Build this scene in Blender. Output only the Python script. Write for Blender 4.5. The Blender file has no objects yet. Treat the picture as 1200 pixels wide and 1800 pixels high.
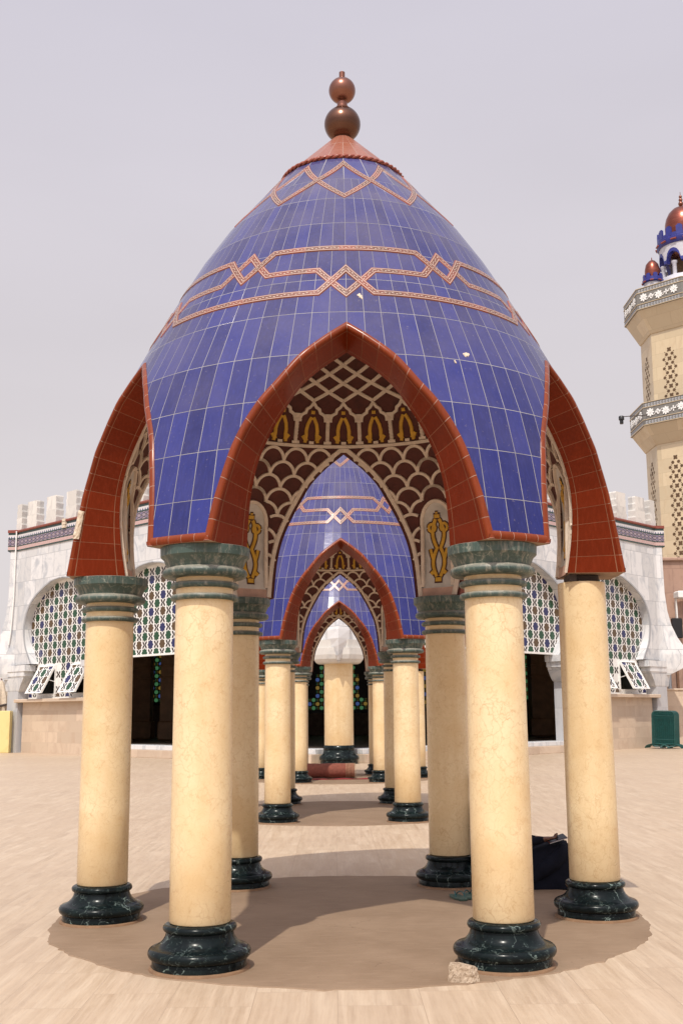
import bpy, math, random
import numpy as np
from mathutils import Vector, Matrix
random.seed(7)
R_ = math.radians
D = bpy.data
SC = bpy.context.scene
COL = SC.collection
# ---------------------------------------------------------------- camera
CAMZ = 1.445
F_PX, TILT, ROLL, YAW = 1955.0, 0.1797, -0.0079, 0.0064
fw = Vector((math.sin(YAW)*math.cos(TILT), math.cos(YAW)*math.cos(TILT), math.sin(TILT)))
rt0 = Vector((math.cos(YAW), -math.sin(YAW), 0)); up0 = rt0.cross(fw)
rt = math.cos(ROLL)*rt0 + math.sin(ROLL)*up0
up = -math.sin(ROLL)*rt0 + math.cos(ROLL)*up0
cd = D.cameras.new('camera'); cam = D.objects.new('camera', cd); COL.objects.link(cam)
cam.matrix_world = Matrix(((rt.x, up.x, -fw.x, 0), (rt.y, up.y, -fw.y, 0), (rt.z, up.z, -fw.z, CAMZ), (0, 0, 0, 1)))
cd.sensor_fit = 'VERTICAL'; cd.sensor_height = 36; cd.sensor_width = 24
cd.lens = F_PX/1800*36; cd.clip_end = 2000; cd.clip_start = .05
SC.camera = cam
SC.render.resolution_x, SC.render.resolution_y = 682, 1024
# ---------------------------------------------------------------- light
SUN_EL, SUN_AZ = 56.5, 13.5        # azimuth: degrees left of straight behind the camera
W = D.worlds.new('World'); SC.world = W; W.use_nodes = True
wn = W.node_tree; wn.nodes.clear()
def nd(nt, t, ins=None, **props):
    n = nt.nodes.new(t)
    for k, v in props.items(): setattr(n, k, v)
    for k, v in (ins or {}).items():
        s = n.inputs[k]
        if isinstance(v, bpy.types.NodeSocket): nt.links.new(v, s)
        elif isinstance(v, bpy.types.Node): nt.links.new(v.outputs[0], s)
        else:
            if hasattr(s.default_value, '__len__') and not hasattr(v, '__len__'): v = (v,)*len(s.default_value)
            if hasattr(s.default_value, '__len__') and len(s.default_value) == 4 and len(v) == 3: v = (*v, 1)
            s.default_value = v
    return n
sdir = Vector((-math.sin(R_(SUN_AZ))*math.cos(R_(SUN_EL)), -math.cos(R_(SUN_AZ))*math.cos(R_(SUN_EL)), math.sin(R_(SUN_EL))))
sky = nd(wn, 'ShaderNodeTexSky', sky_type='NISHITA', sun_disc=False, sun_elevation=R_(SUN_EL),
         sun_rotation=math.atan2(sdir.x, sdir.y), air_density=1.0, dust_density=8.0, ozone_density=1.0)
tcw = nd(wn, 'ShaderNodeTexCoord'); sx = nd(wn, 'ShaderNodeSeparateXYZ', {0: tcw.outputs['Generated']})
hz = nd(wn, 'ShaderNodeMapRange', {0: sx.outputs[2], 1: 0.0, 2: 0.62, 3: 0.0, 4: 1.0})
hc = nd(wn, 'ShaderNodeMix', {0: hz.outputs[0], 6: (7.9, 7.3, 7.1, 1), 7: (6.75, 6.45, 7.3, 1)}, data_type='RGBA')
dp = nd(wn, 'ShaderNodeVectorMath', {0: tcw.outputs['Generated'], 1: tuple(sdir)}, operation='DOT_PRODUCT')
d0 = nd(wn, 'ShaderNodeMath', {0: dp.outputs['Value'], 1: 0.0}, operation='MAXIMUM')
d1 = nd(wn, 'ShaderNodeMath', {0: d0.outputs[0], 1: 5.0}, operation='POWER')
d2 = nd(wn, 'ShaderNodeMath', {0: d1.outputs[0], 1: 2.1, 2: 1.0}, operation='MULTIPLY_ADD')      # the dust glows brighter round the sun
cn = nd(wn, 'ShaderNodeTexNoise', {'Vector': nd(wn, 'ShaderNodeMapping', {0: tcw.outputs['Generated'], 3: (1.5, 1.5, 5.0)}).outputs[0], 'Scale': 1.3, 'Detail': 4.0})
cm = nd(wn, 'ShaderNodeMapRange', {0: cn.outputs[0], 1: .3, 2: .7, 3: .965, 4: 1.035})
d3 = nd(wn, 'ShaderNodeMath', {0: d2.outputs[0], 1: cm.outputs[0]}, operation='MULTIPLY')
hc2 = nd(wn, 'ShaderNodeVectorMath', {0: hc.outputs[2], 'Scale': d3.outputs[0]}, operation='SCALE')
mx = nd(wn, 'ShaderNodeMix', {0: 0.93, 6: sky.outputs[0], 7: hc2.outputs[0]}, data_type='RGBA')   # dust haze veils the sky
bg = nd(wn, 'ShaderNodeBackground', {0: mx.outputs[2], 1: 0.1})
nd(wn, 'ShaderNodeOutputWorld', {0: bg})
sl = D.lights.new('sun', 'SUN'); sl.energy = 3.45; sl.angle = R_(0.6); sl.color = (1, .945, .845)
so = D.objects.new('sun', sl); COL.objects.link(so)
so.rotation_euler = (-sdir).to_track_quat('-Z', 'Y').to_euler(); so.location = (0, 0, 60)
SC.view_settings.view_transform = 'Standard'; SC.view_settings.look = 'None'
SC.view_settings.exposure = 0.0; SC.view_settings.gamma = 1
# ---------------------------------------------------------------- materials
def newmat(name):
    m = D.materials.new(name); m.use_nodes = True
    nt = m.node_tree; nt.nodes.clear()
    b = nd(nt, 'ShaderNodeBsdfPrincipled'); nd(nt, 'ShaderNodeOutputMaterial', {0: b})
    return m, nt, b
def S(nt, sock, v):
    if isinstance(v, bpy.types.Node): v = v.outputs[0]
    if isinstance(v, bpy.types.NodeSocket): nt.links.new(v, sock)
    else: sock.default_value = v
def math_(nt, op, a, b=None, c=None, clamp=False):
    ins = {0: a}
    if b is not None: ins[1] = b
    if c is not None: ins[2] = c
    return nd(nt, 'ShaderNodeMath', ins, operation=op, use_clamp=clamp).outputs[0]
def mixc(nt, f, a, b, bt='MIX'):
    return nd(nt, 'ShaderNodeMix', {0: f, 6: a, 7: b}, data_type='RGBA', blend_type=bt).outputs[2]
def noise(nt, vec, scale, detail=4, rough=.55, dist=0):
    return nd(nt, 'ShaderNodeTexNoise', {'Vector': vec, 'Scale': scale, 'Detail': detail, 'Roughness': rough, 'Distortion': dist})
def mapr(nt, v, a, b, c=0.0, d=1.0, t='LINEAR'):
    return nd(nt, 'ShaderNodeMapRange', {0: v, 1: a, 2: b, 3: c, 4: d}, interpolation_type=t).outputs[0]
def objc(nt): return nd(nt, 'ShaderNodeTexCoord').outputs['Object']
def uvc(nt): return nd(nt, 'ShaderNodeTexCoord').outputs['UV']
def scl(nt, vec, s): return nd(nt, 'ShaderNodeMapping', {0: vec, 3: s}).outputs[0]
def bump(nt, b, h, dist=.01, st=.5):
    S(nt, b.inputs['Normal'], nd(nt, 'ShaderNodeBump', {'Strength': st, 'Distance': dist, 'Height': h}).outputs[0])
def P(b, nt, **k):
    names = dict(rough='Roughness', metal='Metallic', spec='Specular IOR Level', coat='Coat Weight', coatr='Coat Roughness', col='Base Color')
    for a, v in k.items():
        if a == 'col' and isinstance(v, tuple): v = (*v, 1)
        S(nt, b.inputs[names[a]], v)
M = {}
def plain(name, col, rough=.6, var=.15, nscale=8, metal=0, spec=.5, bst=.15):
    m, nt, b = newmat(name)
    n = noise(nt, objc(nt), nscale, 5)
    f = mapr(nt, n.outputs[0], .25, .75, 1-var, 1+var)
    P(b, nt, col=mixc(nt, 1.0, col, nd(nt, 'ShaderNodeCombineColor', {0: f, 1: f, 2: f}).outputs[0], 'MULTIPLY'), rough=rough, metal=metal, spec=spec)
    if bst: bump(nt, b, n.outputs[0], .004, bst)
    M[name] = m; return m
def fract_edge(nt, x, w):
    """1 at integer lines of x (half width w), else 0"""
    fr = math_(nt, 'FRACT', x); d = math_(nt, 'MINIMUM', fr, math_(nt, 'SUBTRACT', 1.0, fr))
    return math_(nt, 'LESS_THAN', d, w)
def tile_mat(name, c1, c2, wu, wv, grout, rough=.12, dust=.0, dustcol=(.28, .23, .22), ulines=None, streak=True, spec=.5):
    m, nt, b = newmat(name)
    uv = uvc(nt); s = nd(nt, 'ShaderNodeSeparateXYZ', {0: uv})
    u, v = s.outputs[0], s.outputs[1]
    cell = nd(nt, 'ShaderNodeCombineXYZ', {0: math_(nt, 'FLOOR', u), 1: math_(nt, 'FLOOR', v)})
    wnz = nd(nt, 'ShaderNodeTexWhiteNoise', {0: cell.outputs[0]}, noise_dimensions='2D')
    o = objc(nt)
    n1 = noise(nt, o, 3.0, 5); n2 = noise(nt, scl(nt, o, (60, 60, 7)), 1.0, 4, .6)
    c = mixc(nt, wnz.outputs[0], c1, c2)
    if streak: c = mixc(nt, mapr(nt, n2.outputs[0], .45, .75, 0, .22), c, tuple(min(1, x*1.9+.01) for x in c2))
    if dust:
        g = nd(nt, 'ShaderNodeNewGeometry'); gz = nd(nt, 'ShaderNodeSeparateXYZ', {0: g.outputs['Normal']}).outputs[2]
        df = math_(nt, 'MULTIPLY', mapr(nt, gz, .05, .75, .06, 1.0), math_(nt, 'MULTIPLY', mapr(nt, n1.outputs[0], .3, .7, .5, 1.1), dust), clamp=True)
        sp = noise(nt, o, 45, 3, .7)
        df = math_(nt, 'ADD', df, mapr(nt, sp.outputs[0], .64, .74, 0, dust*.9), clamp=True)
        c = mixc(nt, df, c, dustcol)
    e = fract_edge(nt, v, wv)
    if ulines:
        for k, x in enumerate(ulines):
            d = math_(nt, 'ABSOLUTE', math_(nt, 'SUBTRACT', u, x))
            e = math_(nt, 'MAXIMUM', e, math_(nt, 'LESS_THAN', d, wu))
    else: e = math_(nt, 'MAXIMUM', e, fract_edge(nt, u, wu))
    gn = mixc(nt, mapr(nt, n1.outputs[0], .35, .65), grout, tuple(x*.6 for x in grout))
    c = mixc(nt, e, c, gn)
    P(b, nt, col=c, rough=mixr(nt, e, mapr(nt, n1.outputs[0], .3, .7, rough*.7, rough*1.6), .8), spec=spec)
    tl = nd(nt, 'ShaderNodeCombineXYZ', {0: wnz.outputs[0], 1: nd(nt, 'ShaderNodeSeparateColor', {0: wnz.outputs[1]}).outputs[1], 2: .5})
    dv = nd(nt, 'ShaderNodeVectorMath', {0: tl.outputs[0], 1: (.5, .5, .5)}, operation='SUBTRACT')
    dv = nd(nt, 'ShaderNodeVectorMath', {0: dv.outputs[0], 'Scale': .035}, operation='SCALE')
    g2 = nd(nt, 'ShaderNodeNewGeometry')
    ad = nd(nt, 'ShaderNodeVectorMath', {0: g2.outputs['Normal'], 1: dv.outputs[0]}, operation='ADD')
    nn = nd(nt, 'ShaderNodeVectorMath', {0: ad.outputs[0]}, operation='NORMALIZE')
    bp = nd(nt, 'ShaderNodeBump', {'Strength': .35, 'Distance': .004, 'Height': math_(nt, 'SUBTRACT', mapr(nt, noise(nt, o, 14, 2).outputs[0], 0, 1, 0, .6), e), 'Normal': nn.outputs[0]})
    S(nt, b.inputs['Normal'], bp.outputs[0])
    M[name] = m; return m
def mixr(nt, f, a, b):
    return nd(nt, 'ShaderNodeMix', {0: f, 2: a, 3: b}, data_type='FLOAT').outputs[0]
tile_mat('blue_tile', (.0090, .0150, .112), (.0180, .0275, .186), .015, .0055, (.40, .385, .37), .15, .5, (.22, .19, .205), spec=.15)
tile_mat('red_tile', (.125, .0150, .0028), (.155, .0190, .0038), .008, .011, (.30, .14, .08), .24, .0, ulines=(.12, .86), spec=.10)
tile_mat('red_edge_tile', (.160, .0270, .0055), (.195, .0340, .0075), -1, .012, (.48, .34, .27), .2, .15, (.30, .13, .08), spec=.22)
tile_mat('cone_tile', (.24, .060, .030), (.28, .078, .038), .016, .006, (.46, .33, .27), .24, .3, (.33, .19, .14))

def strap_mat():
    m, nt, b = newmat('strap_tile')
    s = nd(nt, 'ShaderNodeSeparateXYZ', {0: uvc(nt)}); u, v = s.outputs[0], s.outputs[1]
    wnz = nd(nt, 'ShaderNodeTexWhiteNoise', {1: math_(nt, 'FLOOR', math_(nt, 'MULTIPLY', u, 9.0))}, noise_dimensions='1D')
    base = mixc(nt, wnz.outputs[0], (.30, .075, .038), (.19, .066, .038))
    dv = math_(nt, 'ABSOLUTE', math_(nt, 'SUBTRACT', v, .5))
    core = math_(nt, 'LESS_THAN', dv, .22)
    base = mixc(nt, core, base, mixc(nt, wnz.outputs[0], (.22, .06, .035), (.13, .06, .038)))
    line = math_(nt, 'LESS_THAN', math_(nt, 'ABSOLUTE', math_(nt, 'SUBTRACT', dv, .30)), .034)
    fr = math_(nt, 'FRACT', math_(nt, 'ADD', math_(nt, 'MULTIPLY', u, 40.0), math_(nt, 'MULTIPLY', v, 1.2)))
    wav = math_(nt, 'MULTIPLY', math_(nt, 'SINE', math_(nt, 'MULTIPLY', u, 125.6)), .07)
    dot = math_(nt, 'MULTIPLY', math_(nt, 'LESS_THAN', math_(nt, 'ABSOLUTE', math_(nt, 'SUBTRACT', v, math_(nt, 'ADD', wav, .5))), .05), math_(nt, 'LESS_THAN', fr, .6))
    e = math_(nt, 'MAXIMUM', line, dot)
    edge = math_(nt, 'GREATER_THAN', dv, .475)
    c = mixc(nt, e, base, (.50, .41, .33)); c = mixc(nt, edge, c, (.30, .21, .17))
    P(b, nt, col=c, rough=.28)
    M['strap_tile'] = m
strap_mat()

def marble_cream():
    m, nt, b = newmat('cream_marble'); o = objc(nt)
    oi = nd(nt, 'ShaderNodeObjectInfo')
    o2 = nd(nt, 'ShaderNodeVectorMath', {0: o, 1: nd(nt, 'ShaderNodeVectorMath', {0: oi.outputs['Location'], 'Scale': 3.1}, operation='SCALE').outputs[0]}, operation='ADD').outputs[0]
    n1 = noise(nt, o2, 2.2, 6, .6); n2 = noise(nt, o2, 14, 6, .65, .6)
    w = nd(nt, 'ShaderNodeMix', {0: .14, 4: o2, 5: noise(nt, o2, 7, 4).outputs[1]}, data_type='VECTOR').outputs[1]
    vo = nd(nt, 'ShaderNodeTexVoronoi', {'Vector': scl(nt, w, (17, 17, 11)), 'Scale': 1.0}, feature='DISTANCE_TO_EDGE')
    vo2 = nd(nt, 'ShaderNodeTexVoronoi', {'Vector': scl(nt, w, (38, 38, 22)), 'Scale': 1.0}, feature='DISTANCE_TO_EDGE')
    c = mixc(nt, mapr(nt, n1.outputs[0], .35, .65), (.705, .512, .275), (.785, .628, .388))
    c = mixc(nt, mapr(nt, n2.outputs[0], .54, .74, 0, .32), c, (.58, .36, .16))
    vm = math_(nt, 'MULTIPLY', mapr(nt, vo.outputs['Distance'], 0, .045, 1, 0), mapr(nt, n1.outputs[0], .42, .64, 0, .42))
    c = mixc(nt, vm, c, (.46, .26, .11))
    c = mixc(nt, math_(nt, 'MULTIPLY', mapr(nt, vo2.outputs['Distance'], 0, .07, 1, 0), mapr(nt, n2.outputs[0], .42, .64, 0, .40)), c, (.45, .26, .11))
    z = nd(nt, 'ShaderNodeSeparateXYZ', {0: o}).outputs[2]
    st = noise(nt, scl(nt, o2, (9, 9, .6)), 1.0, 4)
    c = mixc(nt, math_(nt, 'MULTIPLY', mapr(nt, st.outputs[0], .5, .75, 0, .5), mapr(nt, n2.outputs[0], .3, .7, .3, 1)), c, (.60, .40, .20))
    P(b, nt, col=c, rough=mapr(nt, n2.outputs[0], .3, .7, .22, .42), spec=.4)
    M['cream_marble'] = m
marble_cream()

def marble_dark(name, c1, c2, vein, dusty, rough, spec=.45):
    m, nt, b = newmat(name); o = objc(nt)
    oi = nd(nt, 'ShaderNodeObjectInfo')
    o = nd(nt, 'ShaderNodeVectorMath', {0: o, 1: nd(nt, 'ShaderNodeVectorMath', {0: oi.outputs['Location'], 'Scale': 2.3}, operation='SCALE').outputs[0]}, operation='ADD').outputs[0]
    n1 = noise(nt, o, 5, 7, .65, .8); n2 = noise(nt, o, 22, 6, .7, 1.2)
    w = nd(nt, 'ShaderNodeMix', {0: .25, 4: o, 5: noise(nt, o, 6, 5).outputs[1]}, data_type='VECTOR').outputs[1]
    vo = nd(nt, 'ShaderNodeTexVoronoi', {'Vector': w, 'Scale': 6.5}, feature='DISTANCE_TO_EDGE')
    c = mixc(nt, mapr(nt, n1.outputs[0], .35, .68), c1, c2)
    c = mixc(nt, mapr(nt, n2.outputs[0], .56, .72, 0, .5), c, tuple(x*2.2 for x in c2))
    v = math_(nt, 'MULTIPLY', mapr(nt, vo.outputs['Distance'], 0, .020, 1, 0), mapr(nt, n1.outputs[0], .46, .60, 0, .9))
    c = mixc(nt, v, c, vein)
    vo2 = nd(nt, 'ShaderNodeTexVoronoi', {'Vector': w, 'Scale': 19.0}, feature='DISTANCE_TO_EDGE')
    c = mixc(nt, math_(nt, 'MULTIPLY', mapr(nt, vo2.outputs['Distance'], 0, .03, 1, 0), mapr(nt, n2.outputs[0], .52, .66, 0, .5)), c, vein)
    if dusty:
        gz = nd(nt, 'ShaderNodeSeparateXYZ', {0: nd(nt, 'ShaderNodeNewGeometry').outputs['Normal']}).outputs[2]
        n3 = noise(nt, scl(nt, o, (30, 30, 6)), 1, 5, .7)
        d = math_(nt, 'ADD', mapr(nt, gz, .1, .9, 0, .7), mapr(nt, n3.outputs[0], .5, .72, 0, dusty), clamp=True)
        c = mixc(nt, d, c, (.34, .31, .25))
    P(b, nt, col=c, rough=mapr(nt, n2.outputs[0], .3, .7, rough*.7, rough*1.4), spec=spec)
    M[name] = m
marble_dark('black_green_marble', (.004, .006, .007), (.009, .016, .016), (.24, .31, .28), 0, .20, .13)
marble_dark('dusty_green_marble', (.030, .052, .045), (.062, .098, .083), (.28, .30, .24), .7, .45)

def travertine():
    m, nt, b = newmat('travertine_paving'); o = objc(nt)
    sw = nd(nt, 'ShaderNodeSeparateXYZ', {0: o}); sw = nd(nt, 'ShaderNodeCombineXYZ', {0: sw.outputs[1], 1: sw.outputs[0]}).outputs[0]
    br = nd(nt, 'ShaderNodeTexBrick', {'Vector': sw, 'Color1': (0, 0, 0, 1), 'Color2': (1, 1, 1, 1), 'Mortar': (.5, .5, .5, 1), 'Scale': 1.0,
            'Mortar Size': .0022, 'Mortar Smooth': .2, 'Bias': 0.0, 'Brick Width': .78, 'Row Height': .43}, offset=.37)
    rnd = nd(nt, 'ShaderNodeSeparateColor', {0: br.outputs[0]}).outputs[0]
    sh = nd(nt, 'ShaderNodeVectorMath', {0: o, 1: nd(nt, 'ShaderNodeCombineXYZ', {0: math_(nt, 'MULTIPLY', rnd, 37.0), 1: math_(nt, 'MULTIPLY', rnd, 91.0)}).outputs[0]}, operation='ADD').outputs[0]
    wob = nd(nt, 'ShaderNodeMix', {0: .035, 4: sh, 5: noise(nt, scl(nt, sh, (2.2, 1.3, 1)), 1, 5, .6).outputs[1]}, data_type='VECTOR').outputs[1]
    s1 = noise(nt, scl(nt, wob, (24, .9, 1)), 1, 6, .62); s2 = noise(nt, scl(nt, wob, (85, 3.0, 1)), 1, 5, .7); s3 = noise(nt, scl(nt, wob, (10, .55, 1)), 1, 5, .6)
    cl = noise(nt, scl(nt, sh, (5, 3, 1)), 1, 6, .65, .5)
    big = noise(nt, o, .35, 4)
    c = mixc(nt, mapr(nt, s1.outputs[0], .28, .70), (.368, .266, .178), (.518, .402, .290))
    c = mixc(nt, mapr(nt, s3.outputs[0], .48, .68, 0, .65), c, (.595, .485, .362))
    c = mixc(nt, mapr(nt, s2.outputs[0], .48, .68, 0, .48), c, (.335, .235, .152))
    c = mixc(nt, mapr(nt, cl.outputs[0], .45, .70, 0, .38), c, (.545, .43, .31))
    c = mixc(nt, mapr(nt, rnd, 0, 1, .0, .28), c, (.505, .385, .27))
    c = mixc(nt, mapr(nt, big.outputs[0], .42, .66, 0, .3), c, (.40, .29, .205))
    pits = noise(nt, scl(nt, sh, (70, 30, 1)), 1, 3, .6)
    c = mixc(nt, mapr(nt, pits.outputs[0], .70, .76, 0, .6), c, (.22, .15, .10))
    c = mixc(nt, math_(nt, 'MULTIPLY', br.outputs['Fac'], .42), c, (.25, .175, .12))
    P(b, nt, col=c, rough=mapr(nt, s1.outputs[0], .3, .7, .38, .6), spec=.35)
    bump(nt, b, math_(nt, 'SUBTRACT', s2.outputs[0], math_(nt, 'MULTIPLY', br.outputs['Fac'], 2.0)), .002, .4)
    M['travertine_paving'] = m
travertine()
def cement():
    m, nt, b = newmat('brown_cement'); o = objc(nt)
    n1 = noise(nt, o, 1.6, 6, .6); n2 = noise(nt, o, 30, 6, .7); n3 = noise(nt, scl(nt, o, (6, 22, 1)), 1, 5, .65, .4)
    c = mixc(nt, mapr(nt, n1.outputs[0], .35, .65), (.212, .142, .089), (.262, .181, .118))
    c = mixc(nt, mapr(nt, n3.outputs[0], .5, .72, 0, .4), c, (.32, .225, .155))
    c = mixc(nt, mapr(nt, n2.outputs[0], .62, .74, 0, .5), c, (.17, .105, .065))
    sp = nd(nt, 'ShaderNodeTexVoronoi', {'Vector': scl(nt, o, (9, 9, 1)), 'Scale': 1.0, 'Randomness': 1.0})
    c = mixc(nt, math_(nt, 'MULTIPLY', mapr(nt, sp.outputs['Distance'], .03, .055, 1, 0), mapr(nt, n1.outputs[0], .5, .56, 0, .9)), c, (.09, .05, .03))
    wv = nd(nt, 'ShaderNodeMix', {0: .3, 4: o, 5: noise(nt, o, 3, 4).outputs[1]}, data_type='VECTOR').outputs[1]
    ck = nd(nt, 'ShaderNodeTexVoronoi', {'Vector': wv, 'Scale': 2.6}, feature='DISTANCE_TO_EDGE')
    c = mixc(nt, math_(nt, 'MULTIPLY', mapr(nt, ck.outputs['Distance'], 0, .006, 1, 0), mapr(nt, noise(nt, o, 1.3, 3).outputs[0], .52, .62, 0, .7)), c, (.12, .075, .045))
    P(b, nt, col=c, rough=.75, spec=.3); bump(nt, b, n2.outputs[0], .004, .35)
    M['brown_cement'] = m
cement()
def white_marble(name, base, gray, pw, ph, veins=.5, vert=False, grout=.35):
    m, nt, b = newmat(name); uv = uvc(nt); o = objc(nt)
    br = nd(nt, 'ShaderNodeTexBrick', {'Vector': uv, 'Color1': (0, 0, 0, 1), 'Color2': (1, 1, 1, 1), 'Mortar': (.5, .5, .5, 1), 'Scale': 1.0,
            'Mortar Size': .008, 'Mortar Smooth': .1, 'Brick Width': pw, 'Row Height': ph}, offset=.5)
    rnd = nd(nt, 'ShaderNodeSeparateColor', {0: br.outputs[0]}).outputs[0]
    sh = nd(nt, 'ShaderNodeVectorMath', {0: o, 1: nd(nt, 'ShaderNodeCombineXYZ', {0: math_(nt, 'MULTIPLY', rnd, 41.0), 2: math_(nt, 'MULTIPLY', rnd, 17.0)}).outputs[0]}, operation='ADD').outputs[0]
    n1 = noise(nt, scl(nt, sh, (1.6, 1.6, 1.0)), 1, 6, .6, 1.5); n2 = noise(nt, sh, 6, 5, .65, 1.0)
    c = mixc(nt, rnd, base, tuple(x*.80 for x in base))
    c = mixc(nt, mapr(nt, n1.outputs[0], .48, .66, 0, veins), c, gray)
    c = mixc(nt, mapr(nt, n2.outputs[0], .55, .75, 0, veins*.5), c, gray)
    c = mixc(nt, math_(nt, 'MULTIPLY', br.outputs['Fac'], grout), c, tuple(x*.45 for x in gray))
    P(b, nt, col=c, rough=mapr(nt, n1.outputs[0], .3, .7, .3, .5), spec=.4)
    M[name] = m
white_marble('white_marble', (.70, .695, .69), (.36, .385, .42), .9, 1.0, .72, grout=.6)
white_marble('merlon_marble', (.72, .69, .64), (.42, .41, .40), 3, 1.4, .6, grout=.1)
white_marble('grey_marble', (.52, .52, .53), (.36, .37, .40), 3, 1.6, .6)
white_marble('beige_stone', (.62, .49, .37), (.47, .345, .25), 1.3, .42, .6, grout=.12)
white_marble('minaret_stone', (.62, .50, .33), (.50, .38, .24), 1.3, .75, .5, grout=.35)
white_marble('brown_stone', (.42, .27, .20), (.28, .17, .125), .75, 1.15, .7, grout=.6)
white_marble('yellow_marble', (.72, .60, .27), (.62, .46, .17), 5, 5, .5)
plain('plaster', (.70, .595, .49), .8, .14, 22, bst=.4)
plain('maroon_paint', (.085, .020, .014), .75, .35, 12, bst=.5)
plain('ochre_paint', (.60, .335, .028), .6, .2, 14)
plain('brown_outline', (.07, .025, .015), .7, .2, 14)
plain('niche_plaster', (.56, .53, .49), .8, .22, 7, bst=.4)
plain('pink_plaster', (.56, .36, .28), .85, .25, 10, bst=.5)
plain('under_cement', (.30, .20, .13), .85, .3, 14, bst=.5)
plain('lip_cement', (.21, .120, .064), .8, .25, 12, bst=.5)
plain('raw_mortar', (.62, .52, .40), .9, .25, 30, bst=.7)
plain('rusty_steel', (.045, .03, .025), .7, .4, 20)
plain('white_paint', (.76, .75, .72), .45, .06, 8, bst=0)
plain('cast_stone_white', (.76, .74, .70), .5, .05, 8, bst=0)
plain('cornice_red', (.21, .05, .032), .4, .2, 8)
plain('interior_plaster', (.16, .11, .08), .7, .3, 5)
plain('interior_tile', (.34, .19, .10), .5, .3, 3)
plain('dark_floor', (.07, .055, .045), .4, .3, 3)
plain('dark_panel', (.012, .012, .012), .5, .2, 3, bst=0)
plain('black_plastic', (.012, .012, .014), .4, .2, 6, bst=0)
plain('grey_metal', (.35, .36, .38), .4, .15, 6, metal=.6, bst=0)
plain('minaret_grey', (.175, .165, .15), .6, .12, 10, bst=0)
plain('floral_white', (.78, .77, .74), .5, .05, 8, bst=0)
plain('pocket_dark', (.10, .055, .025), .8, .3, 5, bst=0)  # flat dark colour; on the minaret faces it paints the shade of holes
plain('lantern_blue', (.022, .026, .19), .35, .2, 5, bst=0)
plain('lantern_white', (.50, .49, .53), .5, .1, 5, bst=0)
plain('lantern_red', (.24, .05, .035), .4, .2, 5, bst=0)
plain('green_enamel', (.004, .056, .050), .35, .3, 9, bst=0)
plain('rug_back', (.20, .062, .040), .95, .25, 18, bst=.6)
plain('rug_pattern', (.40, .27, .16), .95, .4, 40, bst=.6)
plain('red_rug', (.22, .012, .016), .95, .3, 30, bst=.6)
plain('rubber_green', (.055, .10, .075), .6, .2, 20, bst=0)
plain('strap_teal', (.015, .09, .09), .5, .2, 20, bst=0)
plain('navy_cloth', (.007, .008, .014), .95, .4, 10, spec=.15, bst=.6)
plain('black_cloth', (.010, .010, .011), .9, .3, 14, bst=.5)
plain('skin', (.14, .065, .038), .5, .12, 10, spec=.4, bst=0)
plain('eye_white', (.34, .30, .26), .2, .02, 5, bst=0)
plain('lip_colour', (.13, .045, .035), .45, .1, 8, bst=0)
plain('hair', (.008, .007, .006), .8, .3, 60)
plain('phone_case', (.06, .012, .012), .35, .2, 9, bst=0)
plain('screen_glass', (.01, .01, .012), .08, .05, 4, bst=0)
plain('parasol_cloth', (.52, .43, .33), .9, .2, 9, bst=.3)
plain('wood_brown', (.17, .085, .045), .6, .3, 9)
def rock_mat():
    m, nt, b = newmat('broken_stone'); o = objc(nt)
    n1 = noise(nt, scl(nt, o, (18, 18, 45)), 1, 6, .7, .5); n2 = noise(nt, o, 75, 6, .75)
    c = mixc(nt, mapr(nt, n1.outputs[0], .35, .65), (.34, .245, .165), (.56, .45, .335))
    c = mixc(nt, mapr(nt, n2.outputs[0], .50, .66, 0, .85), c, (.17, .105, .06))
    P(b, nt, col=c, rough=.85); bump(nt, b, n2.outputs[0], .012, .8); M['broken_stone'] = m
rock_mat()
def copper(name, c1, c2, rough):
    m, nt, b = newmat(name); o = objc(nt)
    n = noise(nt, scl(nt, o, (2, 2, 14)), 1, 4); n2 = noise(nt, o, 9, 5)
    P(b, nt, col=mixc(nt, mapr(nt, n.outputs[0], .35, .65), c1, c2), metal=.85, rough=mapr(nt, n2.outputs[0], .3, .7, rough*.8, rough*1.3))
    M[name] = m
copper('copper', (.21, .088, .060), (.26, .115, .080), .24)
copper('dark_copper', (.11, .052, .034), (.16, .076, .048), .26)
copper('red_copper', (.20, .055, .038), (.25, .08, .052), .28)
plain('rope_clay', (.26, .058, .030), .35, .2, 12, bst=0)
def glass(name, col):
    m, nt, b = newmat(name); P(b, nt, col=col, rough=.08, spec=.6); M[name] = m
glass('green_glass', (.006, .055, .018)); glass('blue_glass', (.012, .014, .085)); glass('amber_glass', (.085, .045, .012)); glass('dark_glass', (.03, .018, .012))
def lit(name, col, s):
    m, nt, b = newmat(name); P(b, nt, col=tuple(x*.3 for x in col), rough=.3)
    S(nt, b.inputs['Emission Color'], (*col, 1)); S(nt, b.inputs['Emission Strength'], s*.5); M[name] = m  # glass glows by itself, imitating daylight shining through the panes
lit('lit_green', (.16, .52, .22), .45); lit('lit_blue', (.14, .26, .75), .45); lit('lit_amber', (.68, .43, .08), .45)
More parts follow.
